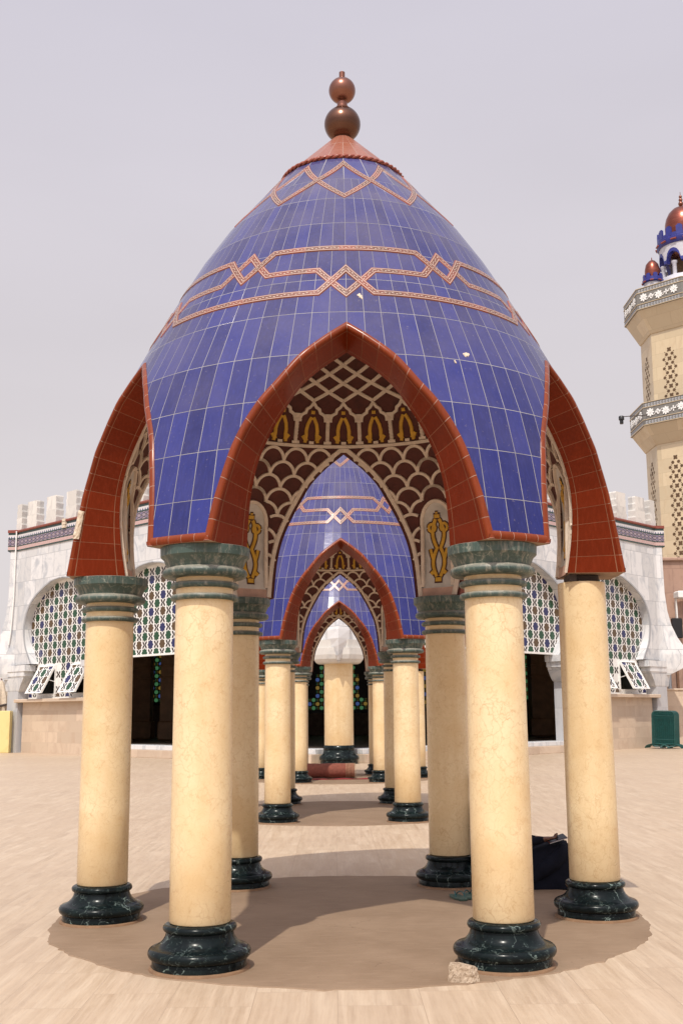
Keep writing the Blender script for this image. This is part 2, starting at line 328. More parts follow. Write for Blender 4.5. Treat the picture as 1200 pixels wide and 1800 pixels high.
def cornice_mat():
    m, nt, b = newmat('cornice_tile')
    s = nd(nt, 'ShaderNodeSeparateXYZ', {0: uvc(nt)}); u, v = s.outputs[0], s.outputs[1]   # v: 0..1 bottom to top
    def band(a, c): return math_(nt, 'MULTIPLY', math_(nt, 'GREATER_THAN', v, a), math_(nt, 'LESS_THAN', v, c))
    def tri(x): return math_(nt, 'ABSOLUTE', math_(nt, 'SUBTRACT', math_(nt, 'FRACT', x), .5))
    c = nd(nt, 'ShaderNodeRGB'); c.outputs[0].default_value = (.025, .05, .042, 1); c = c.outputs[0]
    t = tri(math_(nt, 'MULTIPLY', u, 3.2))
    ch = math_(nt, 'FRACT', math_(nt, 'ADD', math_(nt, 'MULTIPLY', v, 20.0), math_(nt, 'MULTIPLY', t, 3.0)))
    pk = mixc(nt, math_(nt, 'LESS_THAN', ch, .5), (.40, .18, .17), (.62, .52, .48))
    c = mixc(nt, band(.07, .24), c, pk)
    # mauve arcade band: blue lozenges and dark arches on pale mauve
    t2 = tri(math_(nt, 'MULTIPLY', u, 3.2)); vv = tri(math_(nt, 'MULTIPLY', math_(nt, 'SUBTRACT', v, .30), 5.5))
    loz = math_(nt, 'LESS_THAN', math_(nt, 'ABSOLUTE', math_(nt, 'SUBTRACT', math_(nt, 'ADD', t2, vv), .46)), .11)
    core = math_(nt, 'LESS_THAN', math_(nt, 'ADD', t2, vv), .2)
    mv = mixc(nt, loz, (.32, .25, .29), (.05, .045, .06)); mv = mixc(nt, core, mv, (.06, .06, .17))
    c = mixc(nt, band(.30, .64), c, mv)
    t3 = tri(math_(nt, 'MULTIPLY', u, 6.4))
    ar = math_(nt, 'LESS_THAN', math_(nt, 'ADD', math_(nt, 'MULTIPLY', t3, .35), math_(nt, 'SUBTRACT', v, .70)), .12)
    sm = mixc(nt, ar, (.60, .58, .58), (.05, .055, .16))
    c = mixc(nt, band(.71, .88), c, sm)
    P(b, nt, col=c, rough=.25); M['cornice_tile'] = m
cornice_mat()
# ---------------------------------------------------------------- mesh helpers
class MB:
    def __init__(s): s.v = []; s.f = []; s.uv = []; s.mi = []
    def add(s, pts, faces, mi=0, uvs=None):
        o = len(s.v); s.v += [tuple(p) for p in pts]
        for k, f in enumerate(faces):
            s.f.append(tuple(o+i for i in f)); s.mi.append(mi)
            s.uv.append([uvs[i] for i in f] if uvs else [(0, 0)]*len(f))
    def poly(s, pts, mi=0, uvs=None): s.add(pts, [tuple(range(len(pts)))], mi, uvs)
    def grid(s, rows, mi=0, uvs=None, closed=False):
        n = len(rows[0]); pts = [p for r in rows for p in r]; fs = []
        for i in range(len(rows)-1):
            for j in range(n if closed else n-1):
                k = (j+1) % n; fs.append((i*n+j, i*n+k, (i+1)*n+k, (i+1)*n+j))
        s.add(pts, fs, mi, [u for r in uvs for u in r] if uvs else None)
    def box(s, c, d, mi=0, rz=0, bev=0, T=None):
        x, y, z = d[0]/2, d[1]/2, d[2]/2
        b = min(bev, x*.9, y*.9, z*.9)
        ca, sa = math.cos(rz), math.sin(rz)
        def tr(p):
            q = (p[0]*ca-p[1]*sa+c[0], p[0]*sa+p[1]*ca+c[1], p[2]+c[2]); return T(q) if T else q
        def rect(ix, iz): return [(-x+ix, -y+ix, iz), (x-ix, -y+ix, iz), (x-ix, y-ix, iz), (-x+ix, y-ix, iz)]
        lev = [rect(b, -z), rect(0, -z+b), rect(0, z-b), rect(b, z)] if b > 0 else [rect(0, -z), rect(0, z)]
        rows = [[tr(p) for p in l] for l in lev]
        per = 2*(d[0]+d[1])
        us = [0, d[0], d[0]+d[1], 2*d[0]+d[1]]
        s.add([p for r in rows for p in r], [(i*4+j, i*4+(j+1) % 4, (i+1)*4+(j+1) % 4, (i+1)*4+j) for i in range(len(rows)-1) for j in range(4)] +
              [(3, 2, 1, 0), tuple(len(rows)*4-4+i for i in range(4))], mi, [(us[j]+c[0], l[j][2]+c[2]) for l in lev for j in range(4)])
    def lathe(s, prof, seg=48, c=(0, 0, 0), mi=0, a0=0, cap=True):
        rows = [[(c[0]+r*math.cos(2*math.pi*j/seg+a0), c[1]+r*math.sin(2*math.pi*j/seg+a0), c[2]+z) for j in range(seg)] for r, z in prof]
        o = len(s.f); s.grid(rows, mi, [[(j/seg*6.28*max(.05, r), z) for j in range(seg)] for r, z in prof], closed=True)
        if cap:
            s.poly(rows[0][::-1], mi); s.poly(rows[-1], mi)
    def tube(s, path, r, seg=8, mi=0, closed=False):
        path = [Vector(p) for p in path]; n = len(path); rows = []; prev = None
        for i, p in enumerate(path):
            a = path[(i-1) % n] if (closed or i > 0) else p; b = path[(i+1) % n] if (closed or i < n-1) else p
            t = (b-a).normalized()
            if prev is None: x = t.orthogonal().normalized()
            else: x = (prev - t*prev.dot(t)).normalized()
            prev = x; y = t.cross(x); rr = r[i] if hasattr(r, '__len__') else r
            rows.append([p+rr*(math.cos(2*math.pi*k/seg)*x+math.sin(2*math.pi*k/seg)*y) for k in range(seg)])
        if closed: rows.append(rows[0])
        s.grid(rows, mi, None, closed=True)
        if not closed: s.poly(rows[0][::-1], mi); s.poly(rows[-1], mi)
    def build(s, name, mats, parent=None, smooth=None, org=(0, 0, 0)):
        me = D.meshes.new(name)
        me.from_pydata([(p[0]-org[0], p[1]-org[1], p[2]-org[2]) for p in s.v], [], s.f); 
        if isinstance(mats, str): mats = [mats]
        for m in mats: me.materials.append(M[m])
        me.polygons.foreach_set('material_index', s.mi)
        uvl = me.uv_layers.new(name='UVMap')
        uvl.data.foreach_set('uv', [x for f in s.uv for q in f for x in q])
        me.validate(); me.update()
        if smooth is not None:
            me.polygons.foreach_set('use_smooth', [True]*len(me.polygons)); me.set_sharp_from_angle(angle=R_(smooth))
        o = D.objects.new(name, me); COL.objects.link(o)
        if parent: o.parent = parent
        return o
def tag(o, label=None, cat=None, group=None, kind=None):
    for k, v in (('label', label), ('category', cat), ('group', group), ('kind', kind)):
        if v: o[k] = v
    return o
def empty(name, loc, label, cat, group=None, rz=0):
    o = D.objects.new(name, None); COL.objects.link(o); o.location = loc; o.rotation_euler = (0, 0, rz); o.empty_display_size = .3
    return tag(o, label, cat, group)
def copy_tree(o, parent=None):
    c = o.copy(); COL.objects.link(c); c.parent = parent
    for ch in o.children: copy_tree(ch, c)
    return c
def lump(mb, c, d, seed, n=12, amp=.25, mi=0, T=None):
    rng = random.Random(seed); rows = []
    for i in range(n+1):
        th = math.pi*i/n; row = []
        for j in range(n*2):
            ph = math.pi*j/n
            x, y, z = math.sin(th)*math.cos(ph), math.sin(th)*math.sin(ph), math.cos(th)
            e = .35
            q = [math.copysign(abs(t)**e, t) for t in (x, y, z)]
            k = 1+amp*(rng.random()-.5) if 0 < i < n else 1
            row.append((c[0]+q[0]*d[0]/2*k, c[1]+q[1]*d[1]/2*k, c[2]+q[2]*d[2]/2*k))
        rows.append(row)
    mb.grid(rows, mi, None, closed=True)
#==BODY==
# ---------------------------------------------------------------- ground
AX, DC, SP = 0.0858, 8.346, 8.773
g = MB()
for i in range(1): g.poly([(-260, -60, 0), (260, -60, 0), (260, 400, 0), (-260, 400, 0)])
tag(g.build('ground', 'travertine_paving'), kind='structure')
def pad(yc, seed):
    rng = random.Random(seed); m = MB(); n = 260; rr = []
    for i in range(n):
        a = 2*math.pi*i/n
        rr.append(2.10+.014*math.sin(3*a+seed)+.008*math.sin(11*a)+.006*math.sin(29*a+seed)+.016*(rng.random()-.5)+(.035*(rng.random()-.4) if rng.random() < .22 else 0))
    h = .006
    top = [(rr[i]*math.cos(2*math.pi*i/n), rr[i]*math.sin(2*math.pi*i/n), h) for i in range(n)]
    bot = [(p[0]*1.003, p[1]*1.003, 0) for p in top]
    m.poly(top); m.grid([bot, top], closed=True)
    o = m.build('cement_pad', 'brown_cement'); o.location = (AX, yc, 0); tag(o, kind='structure'); return o
for k in range(3): pad(DC+k*SP+.05, k)
# ---------------------------------------------------------------- pavilion
GZ = .155
def prof(zk, rk):
    zk = np.array(zk, float); rk = np.array(rk, float)
    m = np.gradient(rk, zk)
    def h(z):
        i = int(np.clip(np.searchsorted(zk, z)-1, 0, len(zk)-2)); hh = zk[i+1]-zk[i]; u = (z-zk[i])/hh
        return float((2*u**3-3*u**2+1)*rk[i]+(u**3-2*u**2+u)*hh*m[i]+(-2*u**3+3*u**2)*rk[i+1]+(u**3-u**2)*hh*m[i+1])
    return h
ro = prof([2.6, 3.2, 3.7, 4.2, 4.6, 5.0, 5.3, 5.5, 5.78, 6.2], [2.055, 1.943, 1.79, 1.545, 1.329, 1.098, .888, .72, .48, .06])
ri = prof([2.6, 2.8, 3.0, 3.2, 3.4, 3.6, 3.8, 3.9, 4.2, 4.6, 5.0, 5.4, 5.7], [1.64, 1.672, 1.69, 1.685, 1.645, 1.575, 1.49, 1.445, 1.33, 1.13, .88, .52, .1])
phb = prof([2.61, 2.75, 2.89, 3.0, 3.12, 3.24, 3.34, 3.43, 3.53, 3.61, 3.7, 3.8, 3.88, 3.965, 4.05],
           [24.7, 24.15, 23.5, 22.8, 21.95, 20.9, 19.7, 18.3, 16.4, 14.5, 12.5, 10.0, 7.3, 3.9, 0])
phi_in = prof([2.61, 2.80, 2.95, 3.15, 3.33, 3.50, 3.66, 3.79, 3.905], [22.6, 21.7, 20.9, 19.2, 16.8, 13.9, 10.6, 5.9, 0])
ZR = [2.61, 2.87, 3.18, 3.48, 3.80, 4.13, 4.41, 4.68, 4.945, 5.217, 5.47, 5.78]
NR = [90]*10+[24]
def cyl(r, ph, z): a = R_(ph); return Vector((r*math.sin(a), -r*math.cos(a), z-GZ))
def Pout(ph, z, off=0.0):
    i = min(max(int(np.searchsorted(ZR, z, side='right'))-1, 0), len(NR)-1); N = NR[i]; w = 360/N
    j = math.floor(ph/w+1e-7); p0, p1 = j*w, (j+1)*w; t = (ph-p0)/w; s = (z-ZR[i])/(ZR[i+1]-ZR[i])
    a, b = ro(ZR[i]), ro(ZR[i+1])
    A = cyl(a, p0, ZR[i]); B = cyl(a, p1, ZR[i]); C = cyl(b, p1, ZR[i+1]); E = cyl(b, p0, ZR[i+1])
    q = (A*(1-t)+B*t)*(1-s)+(E*(1-t)+C*t)*s
    if off: q = q+(B-A).cross(E-A).normalized()*off
    return q
def Pin(ph, z, off=0.0):
    q = cyl(ri(z), ph, z)
    if off:
        d = (ri(z+.01)-ri(z-.01))/.02; a = R_(ph); n = Vector((-math.sin(a), math.cos(a), d)).normalized()   # towards the axis
        q = q+n*off
    return q
def arclen(f, z): d = (f(z+.005)-f(z-.005))/.01; return math.sqrt(1+d*d)      # ds/dz
def curve_pts(ph, z0, z1, n=60):
    """points (phi,z), even in length, from the foot to the apex"""
    zz = [z0+(z1-z0)*(i/400) for i in range(401)]; f = ro if z1 > 3.95 else ri
    L = [0]
    for a, b in zip(zz, zz[1:]):
        L.append(L[-1]+math.hypot(f(a)*R_(ph(b)-ph(a)), (b-a)*arclen(f, a)))
    out = []
    for i in range(n+1):
        t = L[-1]*i/n; k = min(max(int(np.searchsorted(L, t))-1, 0), 399); u = (t-L[k])/(L[k+1]-L[k])
        z = zz[k]+(zz[k+1]-zz[k])*u; out.append((max(ph(z), 0), z))
    return out, L[-1]
def offset_curve(pts, f, d):
    """shift a foot-to-apex curve towards the opening by d metres; last point kept on phi=0"""
    o = []
    for i, (p, z) in enumerate(pts):
        a = pts[max(i-1, 0)]; b = pts[min(i+1, len(pts)-1)]
        tx = f(z)*R_(b[0]-a[0]); ts = (b[1]-a[1])*arclen(f, z); l = math.hypot(tx, ts); nx, ns = -ts/l, tx/l
        if nx > 0: nx, ns = -nx, -ns
        o.append((p+math.degrees(nx*d/f(z)), z+ns*d/arclen(f, z)))
    if d > 0: o = [q for q in o if q[0] > 0] 
    a, b = o[-2], o[-1]
    if abs(b[0]) > 1e-4:
        t = a[0]/(a[0]-b[0]) if a[0] != b[0] else 1; o.append((0.0, a[1]+(b[1]-a[1])*t))
    return o
def resample(pts, f, n):
    L = [0]
    for a, b in zip(pts, pts[1:]): L.append(L[-1]+math.hypot(f(a[1])*R_(b[0]-a[0]), (b[1]-a[1])*arclen(f, a[1])))
    out = []
    for i in range(n+1):
        t = L[-1]*i/n; k = min(max(int(np.searchsorted(L, t))-1, 0), len(pts)-2); u = (t-L[k])/max(1e-9, L[k+1]-L[k])
        out.append((pts[k][0]+(pts[k+1][0]-pts[k][0])*u, pts[k][1]+(pts[k+1][1]-pts[k][1])*u))
    return out, L[-1]
NC = 64
blue_c, _ = curve_pts(phb, 2.61, 4.05, 160)
open_c = offset_curve(blue_c, ro, .046)
open_c = [(open_c[0][0], 2.61)]+[q for q in open_c if q[1] > 2.615]
blue_r, LB = resample(blue_c, ro, NC); open_r, LO = resample(open_c, ro, NC)
in_c, _ = curve_pts(phi_in, 2.61, 3.905, 160); in_r, LI = resample(in_c, ri, NC)

def clipped_shell(mb, PF, rows, Ns, lim, zap, sub, uvf, flip=False, zcut=None):
    """tile by tile, six bays, cut away where |phi_rel| < lim(z)"""
    for i in range(len(rows)-1):
        N = Ns[i]; w = 360/N; za, zb = rows[i], rows[i+1]
        zs = sorted(set([za+(zb-za)*k/sub for k in range(sub+1)]+([zap] if za < zap < zb else [])))
        if za >= zap: zs = [za, zb]
        for j in range(N):
            p0, p1 = j*w, (j+1)*w; bay = round((p0+p1)/2/60)*60
            if za >= zap:
                q = [(p0, za), (p1, za), (p1, zb), (p0, zb)]; qs = [q]
            else:
                qs = []
                for a, b in zip(zs, zs[1:]):
                    if zcut and b <= zcut: continue
                    a = max(a, zcut or a)
                    la = lim(a) if a < zap else -9; lb = lim(min(b, zap)) if b <= zap else -9
                    sgn = 1 if (p0+p1)/2 >= bay else -1
                    x0, x1 = sorted((sgn*(p0-bay), sgn*(p1-bay)))
                    poly = [(x0, a), (x1, a), (x1, b), (x0, b)]
                    fn = lambda t: t[0]-(la+(lb-la)*(t[1]-a)/(b-a))
                    out = []
                    for k in range(4):
                        A, B = poly[k], poly[(k+1) % 4]; fa, fb = fn(A), fn(B)
                        if fa >= 0: out.append(A)
                        if fa*fb < 0: t = fa/(fa-fb); out.append((A[0]+(B[0]-A[0])*t, A[1]+(B[1]-A[1])*t))
                    if len(out) >= 3: qs.append([(bay+sgn*t[0], t[1]) for t in (out if sgn > 0 else out[::-1])])
            e = 1e-4
            for q in qs:
                pts = [PF(min(max(t[0], p0+e), p1-e) if len(q) else t[0], min(max(t[1], za+e), zb-e)) for t in q]
                mb.poly(pts, 0, [uvf(i, t[0]/w, (t[1]-za)/(zb-za)) for t in q])
def ribbon(mb, path, w, h, PF, f, closed=False, mi=0, base=0.0, uoff=0.0, flat=False):
    """raised strip along (phi,z) points"""
    n = len(path)
    if n < 2: return
    loc = lambda a, b: (f(a[1])*R_(b[0]-a[0]), (b[1]-a[1])*arclen(f, a[1]))
    rows = []; uvs = []; L = uoff
    sh = [-.5, .5] if flat else [-.5, -.40, .40, .5]; hs = [h, h] if flat else [base-.002, h, h, base-.002]
    for i in range(n+1 if closed else n):
        k = i % n; p = path[k]
        a = path[(k-1) % n] if (closed or k > 0) else None; b = path[(k+1) % n] if (closed or k < n-1) else None
        if closed and k == 0: a = (path[-1][0]-360, path[-1][1])
        if closed and k == n-1: b = (path[0][0]+360, path[0][1])
        d1 = loc(a, p) if a else None; d2 = loc(p, b) if b else None
        if d1 and math.hypot(*d1) < 1e-7: d1 = None
        if d2 and math.hypot(*d2) < 1e-7: d2 = None
        d1 = d1 or d2; d2 = d2 or d1
        if d1 is None: return
        l1, l2 = math.hypot(*d1), math.hypot(*d2)
        n1 = (-d1[1]/l1, d1[0]/l1); n2 = (-d2[1]/l2, d2[0]/l2)
        m = (n1[0]+n2[0], n1[1]+n2[1]); q = max(.35, (m[0]*n1[0]+m[1]*n1[1])) ; m = (m[0]/q, m[1]/q)
        if i > 0: L += l1
        row = []
        for s, hh in zip(sh, hs):
            row.append(PF(p[0]+math.degrees(m[0]*s*w/f(p[1])), p[1]+m[1]*s*w/arclen(f, p[1]), hh))
        rows.append(row); uvs.append([(L, s+.5) for s in sh])
    mb.grid(rows, mi, uvs)
def dens(pts, step=1.0):
    o = []
    for a, b in zip(pts, pts[1:]):
        n = max(1, int(math.ceil(max(abs(b[0]-a[0])/step, abs(b[1]-a[1])/.05))))
        o += [(a[0]+(b[0]-a[0])*k/n, a[1]+(b[1]-a[1])*k/n) for k in range(n)]
    return o+[pts[-1]]

LABELS = ['blue tiled dome pavilion nearest the camera, with its right capital missing',
          'blue tiled dome pavilion seen through the nearest pavilion, middle of the row',
          'farthest blue tiled dome pavilion, in front of the pale mosque corner column']
def build_pavilion():
    root = empty('domed_pavilion', (AX, DC, 0), LABELS[0], 'pavilion', 'domed pavilions in a row')
    # ---- dome: the blue tiled shell
    mb = MB(); clipped_shell(mb, Pout, ZR, NR, phb, 4.05, 12, lambda i, u, v: (u, i+v), zcut=2.66)
    dome = mb.build('dome', 'blue_tile', root)
    # ---- straps
    st = MB()
    def ring(fn, h, w):
        pts = []
        for b in range(6): pts += [(p+60*b, z) for p, z in fn]
        p2 = dens(pts+[(pts[0][0]+360, pts[0][1])])[:-1]
        ribbon(st, p2, w, h, Pout, ro, closed=True)
    L0, L1, L2 = 4.295, 4.495, 4.695   # levels of the three strands
    ring([(-7.2, L0), (0, L1+.01), (7.2, L0)], .007, .058)
    ring([(-7.6, L1), (0, L0-.01), (7.6, L1), (22.2, L1), (30, L2+.01), (37.8, L1)], .0045, .058)
    ring([(-22.0, L2), (22.0, L2), (30, L1-.01), (38, L2)][0:3], .007, .058)
    ring([(0, 5.245), (30, 5.69)], .0045, .052); ring([(-30, 5.245), (0, 5.69)], .007, .052)
    st.build('strapwork_band', 'strap_tile', dome)
    # ---- cone cap, rope, finial
    c = MB(); N = 24
    for j in range(N):
        for k, (z0, z1) in enumerate(((5.79, 6.04), (6.04, 6.21))):
            a, b = .478*(6.21-z0)/.42+.055*(z0-5.79)/.42, .478*(6.21-z1)/.42+.055*(z1-5.79)/.42
            p0, p1 = j*15, (j+1)*15
            c.poly([cyl(a, p0, z0), cyl(a, p1, z0), cyl(b, p1, z1), cyl(b, p0, z1)], 0, [(j, k), (j+1, k), (j+1, k+1), (j, k+1)])
    cap = c.build('cone_cap', 'cone_tile', root)
    r = MB(); n = 420
    for s in range(2):
        r.tube([cyl(.487+.008*math.cos(i/n*2*math.pi*30+s*math.pi), i/n*360, 5.785+.008*math.sin(i/n*2*math.pi*30+s*math.pi)) for i in range(n)], .0105, 6, closed=True)
    r.build('rope_moulding', 'rope_clay', cap, 60)
    def ball(cz, rr, n=28): return [(max(.004, rr*math.sin(math.pi*i/n)), cz-rr*math.cos(math.pi*i/n)) for i in range(n+1)]
    f = MB(); f.lathe([(x, z-GZ) for x, z in ball(6.322, .147) if True], 48)
    fin = f.build('finial', 'dark_copper', root, 50)
    f = MB(); f.lathe([(x, z-GZ) for x, z in [(.055, 6.455), (.056, 6.468), (.043, 6.475), (.041, 6.515), (.05, 6.522)]+ball(6.622, .109)[3:-1]+[(.024, 6.732), (.024, 6.785), (.017, 6.787), (.006, 6.79), (.004, 6.80)]], 48)
    f.build('upper_ball', 'copper', fin, 50)
    # ---- arches: edge moulding and tiled reveal, one mesh per arch
    for b in range(6):
        e = MB(); iv = MB()
        for sg in (-1, 1):
            rows = []; uv = []; rows2 = []; uv2 = []
            for i in range(NC+1):
                A, O, I = blue_r[i], open_r[i], in_r[i]
                v = i/NC*13
                if i < 3: A = (A[0], max(A[1], 2.61))
                ph = lambda q, t=0: b*60+sg*q
                mid = ((A[0]+O[0])/2, (A[1]+O[1])/2)
                p0 = Pout(ph(A[0]), A[1], .001); p1 = Pout(ph(A[0]*.8+O[0]*.2), A[1]*.8+O[1]*.2, .011)
                p2 = Pout(ph(mid[0]), mid[1], .015); p3 = Pout(ph(A[0]*.15+O[0]*.85), A[1]*.15+O[1]*.85, .010); p4 = Pout(ph(O[0]), O[1], .0)
                q = Pin(ph(I[0]), I[1], .004)
                if i == NC:
                    p0.x, p0.y = 0, 0
                    p0 = Pout(b*60, A[1], .001)
                d = (q-p4)
                p5 = p4+d*.04
                rows.append([p0, p1, p2, p3, p4, p5]); uv.append([(x, v) for x in (.0, .1, .2, .3, .5, .6)])
                rows2.append([p4+d*t for t in (.04, .2, .5, .84, .96, 1)]); uv2.append([(t, v) for t in (.04, .2, .5, .84, .96, 1)])
            e.grid(rows, 0, uv); iv.grid(rows2, 0, uv2)
        e.build('arch_moulding', 'red_edge_tile', root, 55); iv.build('arch_reveal', 'red_tile', root, 40)
    # ---- foot of each leg: bottom moulding and soffit
    for b in range(6):
        m = MB(); lo, hi = b*60+open_r[0][0], b*60+60-open_r[0][0]; li, hi2 = b*60+in_r[0][0], b*60+60-in_r[0][0]
        n = 14; rows = []; uv = []
        for i in range(n+1):
            p = lo+(hi-lo)*i/n
            pc = min(max(p, b*60+24.6), b*60+35.4)
            rows.append([Pout(pc, 2.662, .001), Pout(pc*.7+p*.3, 2.655, .011), Pout(p, 2.635, .015), Pout(p, 2.618, .010), Pout(p, 2.611, 0)]); uv.append([(x, i*.36+.1) for x in (0, .1, .2, .3, .5)])
        m.grid(rows, 0, uv)
        mo = m.build('foot_moulding', 'red_edge_tile', root, 55)
        s = MB()
        s.grid([[Pout(lo+(hi-lo)*i/n, 2.6111) for i in range(n+1)], [Pin(li+(hi2-li)*i/n, 2.6111) for i in range(n+1)]])
        s.build('foot_soffit', 'under_cement', mo)
    # ---- interior shell with its plaster relief
    zi = [2.61+.127*k for k in range(11)]+[4.1, 4.3, 4.5, 4.7, 4.9, 5.1, 5.3, 5.5, 5.68]
    mb = MB(); clipped_shell(mb, lambda p, z: Pin(p, z), zi, [144]*(len(zi)-1), phi_in, 3.905, 5, lambda i, u, v: (u, i+v))
    inner = mb.build('interior_vault', 'maroon_paint', root, 40)
    t = MB(); oc = MB(); ou = MB(); nip = MB()
    rib = lambda pts, w, h=.016, **k: ribbon(t, pts, w, h, Pin, ri, **k)
    rib([(p, 3.972) for p in range(0, 360, 2)], .034, .020, closed=True)
    for b in range(6):
        c0 = 60*b
        edge = offset_curve(in_c, ri, -.050)
        ed, _ = resample([(p, z) for p, z in edge if z < 3.955], ri, 50)
        pth = [(c0-p, z) for p, z in ed]+[(c0+p, z) for p, z in ed[::-1]]
        rib(pth, .044, .022)
        def ok(p, z, rel):
            a = abs(rel)
            if z < 3.905 and a < phi_in(max(z, 2.61))+.8: return False
            if a > 24.3 and z < 3.52-max(0, (27.0-a))*.05: return False
            return True
        for row in range(12):
            top = 3.945-.115*row; half = 4.2857; rad = .118
            for k in range(-4, 5):
                pc = k*2*half+(half if row % 2 else 0)
                if abs(pc) > 30.1: continue
                run = []
                for s in range(17):
                    an = math.pi*s/16; p = pc+half*math.cos(an); z = top-rad+rad*math.sin(an)
                    if z > 2.64 and abs(p) <= 34 and ok(p, z, p if abs(p) <= 30 else math.copysign(60-abs(p), p)): run.append((c0+p, z))
                    else:
                        if len(run) > 2: rib(run, .030, .015)
                        run = []
                if len(run) > 2 and not (abs(pc) > 29.9 and pc < 0): rib(run, .030, .015)
    for k in range(30):                                             # arcade and ochre leaves
        oc = MB()
        c0 = 12*k
        rib([(c0+6, 3.992), (c0+6, 4.180)], .036, .016)
        for j in range(6): rib([(c0+5.35, 4.015+j*.028), (c0+6.65, 4.005+j*.028+.018)], .012, .022)
        rib([(c0+4.4, 4.188), (c0+7.6, 4.188)], .026, .020); rib([(c0+4.6, 4.002), (c0+7.4, 4.002)], .03, .02)
        rib([(c0-.9, 4.002), (c0+.9, 4.002)], .03, .02)
        og = [(6, 4.195), (5.0, 4.200), (4.6, 4.230), (3.6, 4.245), (2.9, 4.252), (2.5, 4.282), (1.3, 4.298), (0, 4.335)]
        rib([(c0-p, z) for p, z in og]+[(c0+p, z) for p, z in og[::-1][1:]], .030, .017)
        rib([(c0+6, 4.195), (c0+6, 4.245)], .075, .013)
        for sg in (-1, 1):
            leaf = [(.35, 4.215), (.9, 4.195), (1.75, 4.150), (2.1, 4.100), (2.0, 4.060), (2.35, 4.0)]
            ws = .034
            ribbon(oc, [(c0+sg*p, z) for p, z in leaf], ws, .012, Pin, ri)
            ribbon(oc, [(c0+sg*1.5, 4.035), (c0+sg*2.3, 4.025), (c0+sg*3.3, 4.060)], .036, .011, Pin, ri)
        ribbon(oc, [(c0-.75, 4.255), (c0+.75, 4.255)], .034, .012, Pin, ri)
        oc.build('ochre_leaf', 'ochre_paint', inner)
    for j in range(17):                                             # lattice of bands above the arcade
        for k in range(60):
            if (k+j) % 2: continue
            p, z = 6*k, 4.352+.072*j
            for sg in (-1, 1):
                rib(dens([(p, z), (p+sg*6, z+.072)], 2.0), .036*max(.45, min(1, ri(z)/1.1)), .012+.003*(sg > 0))
    for b in range(6):                                              # painted niche on each pier
        c0 = 60*b+30; oc = MB(); ou = MB(); nip = MB()
        hw = lambda z: 5.3*1.62/ri(z)*.98
        fr = [(c0-5.0, 2.70), (c0-5.1, 3.28)]+[(c0-5.15*math.cos(a), 3.28+.19*math.sin(a)) for a in [math.pi*i/14 for i in range(15)]]+[(c0+5.1, 3.28), (c0+5.0, 2.70)]
        rows = []
        for i in range(25):
            z = 2.69+.77*i/24; h = 5.05 if z < 3.28 else 5.15*math.sqrt(max(.003, 1-((z-3.28)/.19)**2))
            rows.append([Pin(c0-h+2*h*j/8, z, .005) for j in range(9)])
        nip.grid(rows, 0)
        rib(fr, .034, .022)
        rows = [[Pin(c0-6.2+12.4*j/8, z, .007) for j in range(9)] for z in (2.612, 2.65, 2.692)]; nip.grid(rows, 1)
        for sg in (-1, 1):
            s1 = [(sg*(.62+1.25*abs(math.sin(2*math.pi*tt))**1.0), 2.79+.52*tt) for tt in [i/26 for i in range(27)]]
            loop = [(sg*(2.0+1.1*math.cos(a)), 3.235+.034*math.sin(a)) for a in [i/10*2*math.pi for i in range(11)]]
            flare = [(sg*1.7, 2.93), (sg*2.3, 2.99), (sg*2.75, 3.045)]
            foot = [(sg*1.7, 2.84), (sg*2.5, 2.815)]
            for q, w in ((s1, .036), (loop, .03), (flare, .032), (foot, .04)):
                q = [(c0+p, z) for p, z in q]
                ribbon(ou, q, w+.018, .0085, Pin, ri, flat=True); ribbon(oc, q, w, .0125, Pin, ri)
        for z, w in ((2.765, .05), (3.335, .045), (3.365, .02)):
            ribbon(ou, [(c0-1.3*w/.05, z), (c0+1.3*w/.05, z)], w+.018, .0086, Pin, ri, flat=True); ribbon(oc, [(c0-1.0*w/.05, z), (c0+1.0*w/.05, z)], w*.9, .0126, Pin, ri)
        nb_ = nip.build('painted_niche', ['niche_plaster', 'pink_plaster'], root)
        oc.build('ochre_ornament', 'ochre_paint', nb_); ou.build('ornament_outline', 'brown_outline', nb_)
    t.build('plaster_tracery', 'plaster', inner)
    # ---- columns
    def column(ang, kind, dx=0):
        a = R_(ang); x, y = 1.7694*math.sin(a)+dx, -1.7694*math.cos(a)
        c = MB(); zt = 2.285 if kind else 2.40
        sh = [(.1740, .262), (.1795, .268), (.1795, .8), (.1775, 1.5), (.1750, zt-.16), (.1745, zt+.16)] if kind else [(.174, .262), (.1795, .268), (.1795, .8), (.1775, 1.5), (.175, zt-.02), (.175, zt-.004), (.172, zt)]
        c.lathe(sh, 56)
        col = c.build('column', 'cream_marble', root, 45); col.location = (x, y, 0)
        bmb = MB(); T = lambda cr, cz, rad, a0, a1, n=8: [(cr+rad*math.cos(R_(a0+(a1-a0)*i/n)), cz+rad*math.sin(R_(a0+(a1-a0)*i/n))) for i in range(n+1)]
        p = [(.274, .020), (.274, .062)]+T(.266, .096, .033, -78, 80)+[(.255, .134), (.232, .147), (.213, .165), (.200, .188), (.194, .212)]+T(.192, .234, .022, -80, 82)+[(.185, .259), (.16, .2595)]
        bmb.lathe(p, 64); ba = bmb.build('column_base', 'black_green_marble', col, 35)
        l = MB(); l.lathe([(.294, .004), (.290, .016), (.28, .0215), (.2, .022)], 48); l.build('mortar_ring', 'lip_cement', ba, 40)
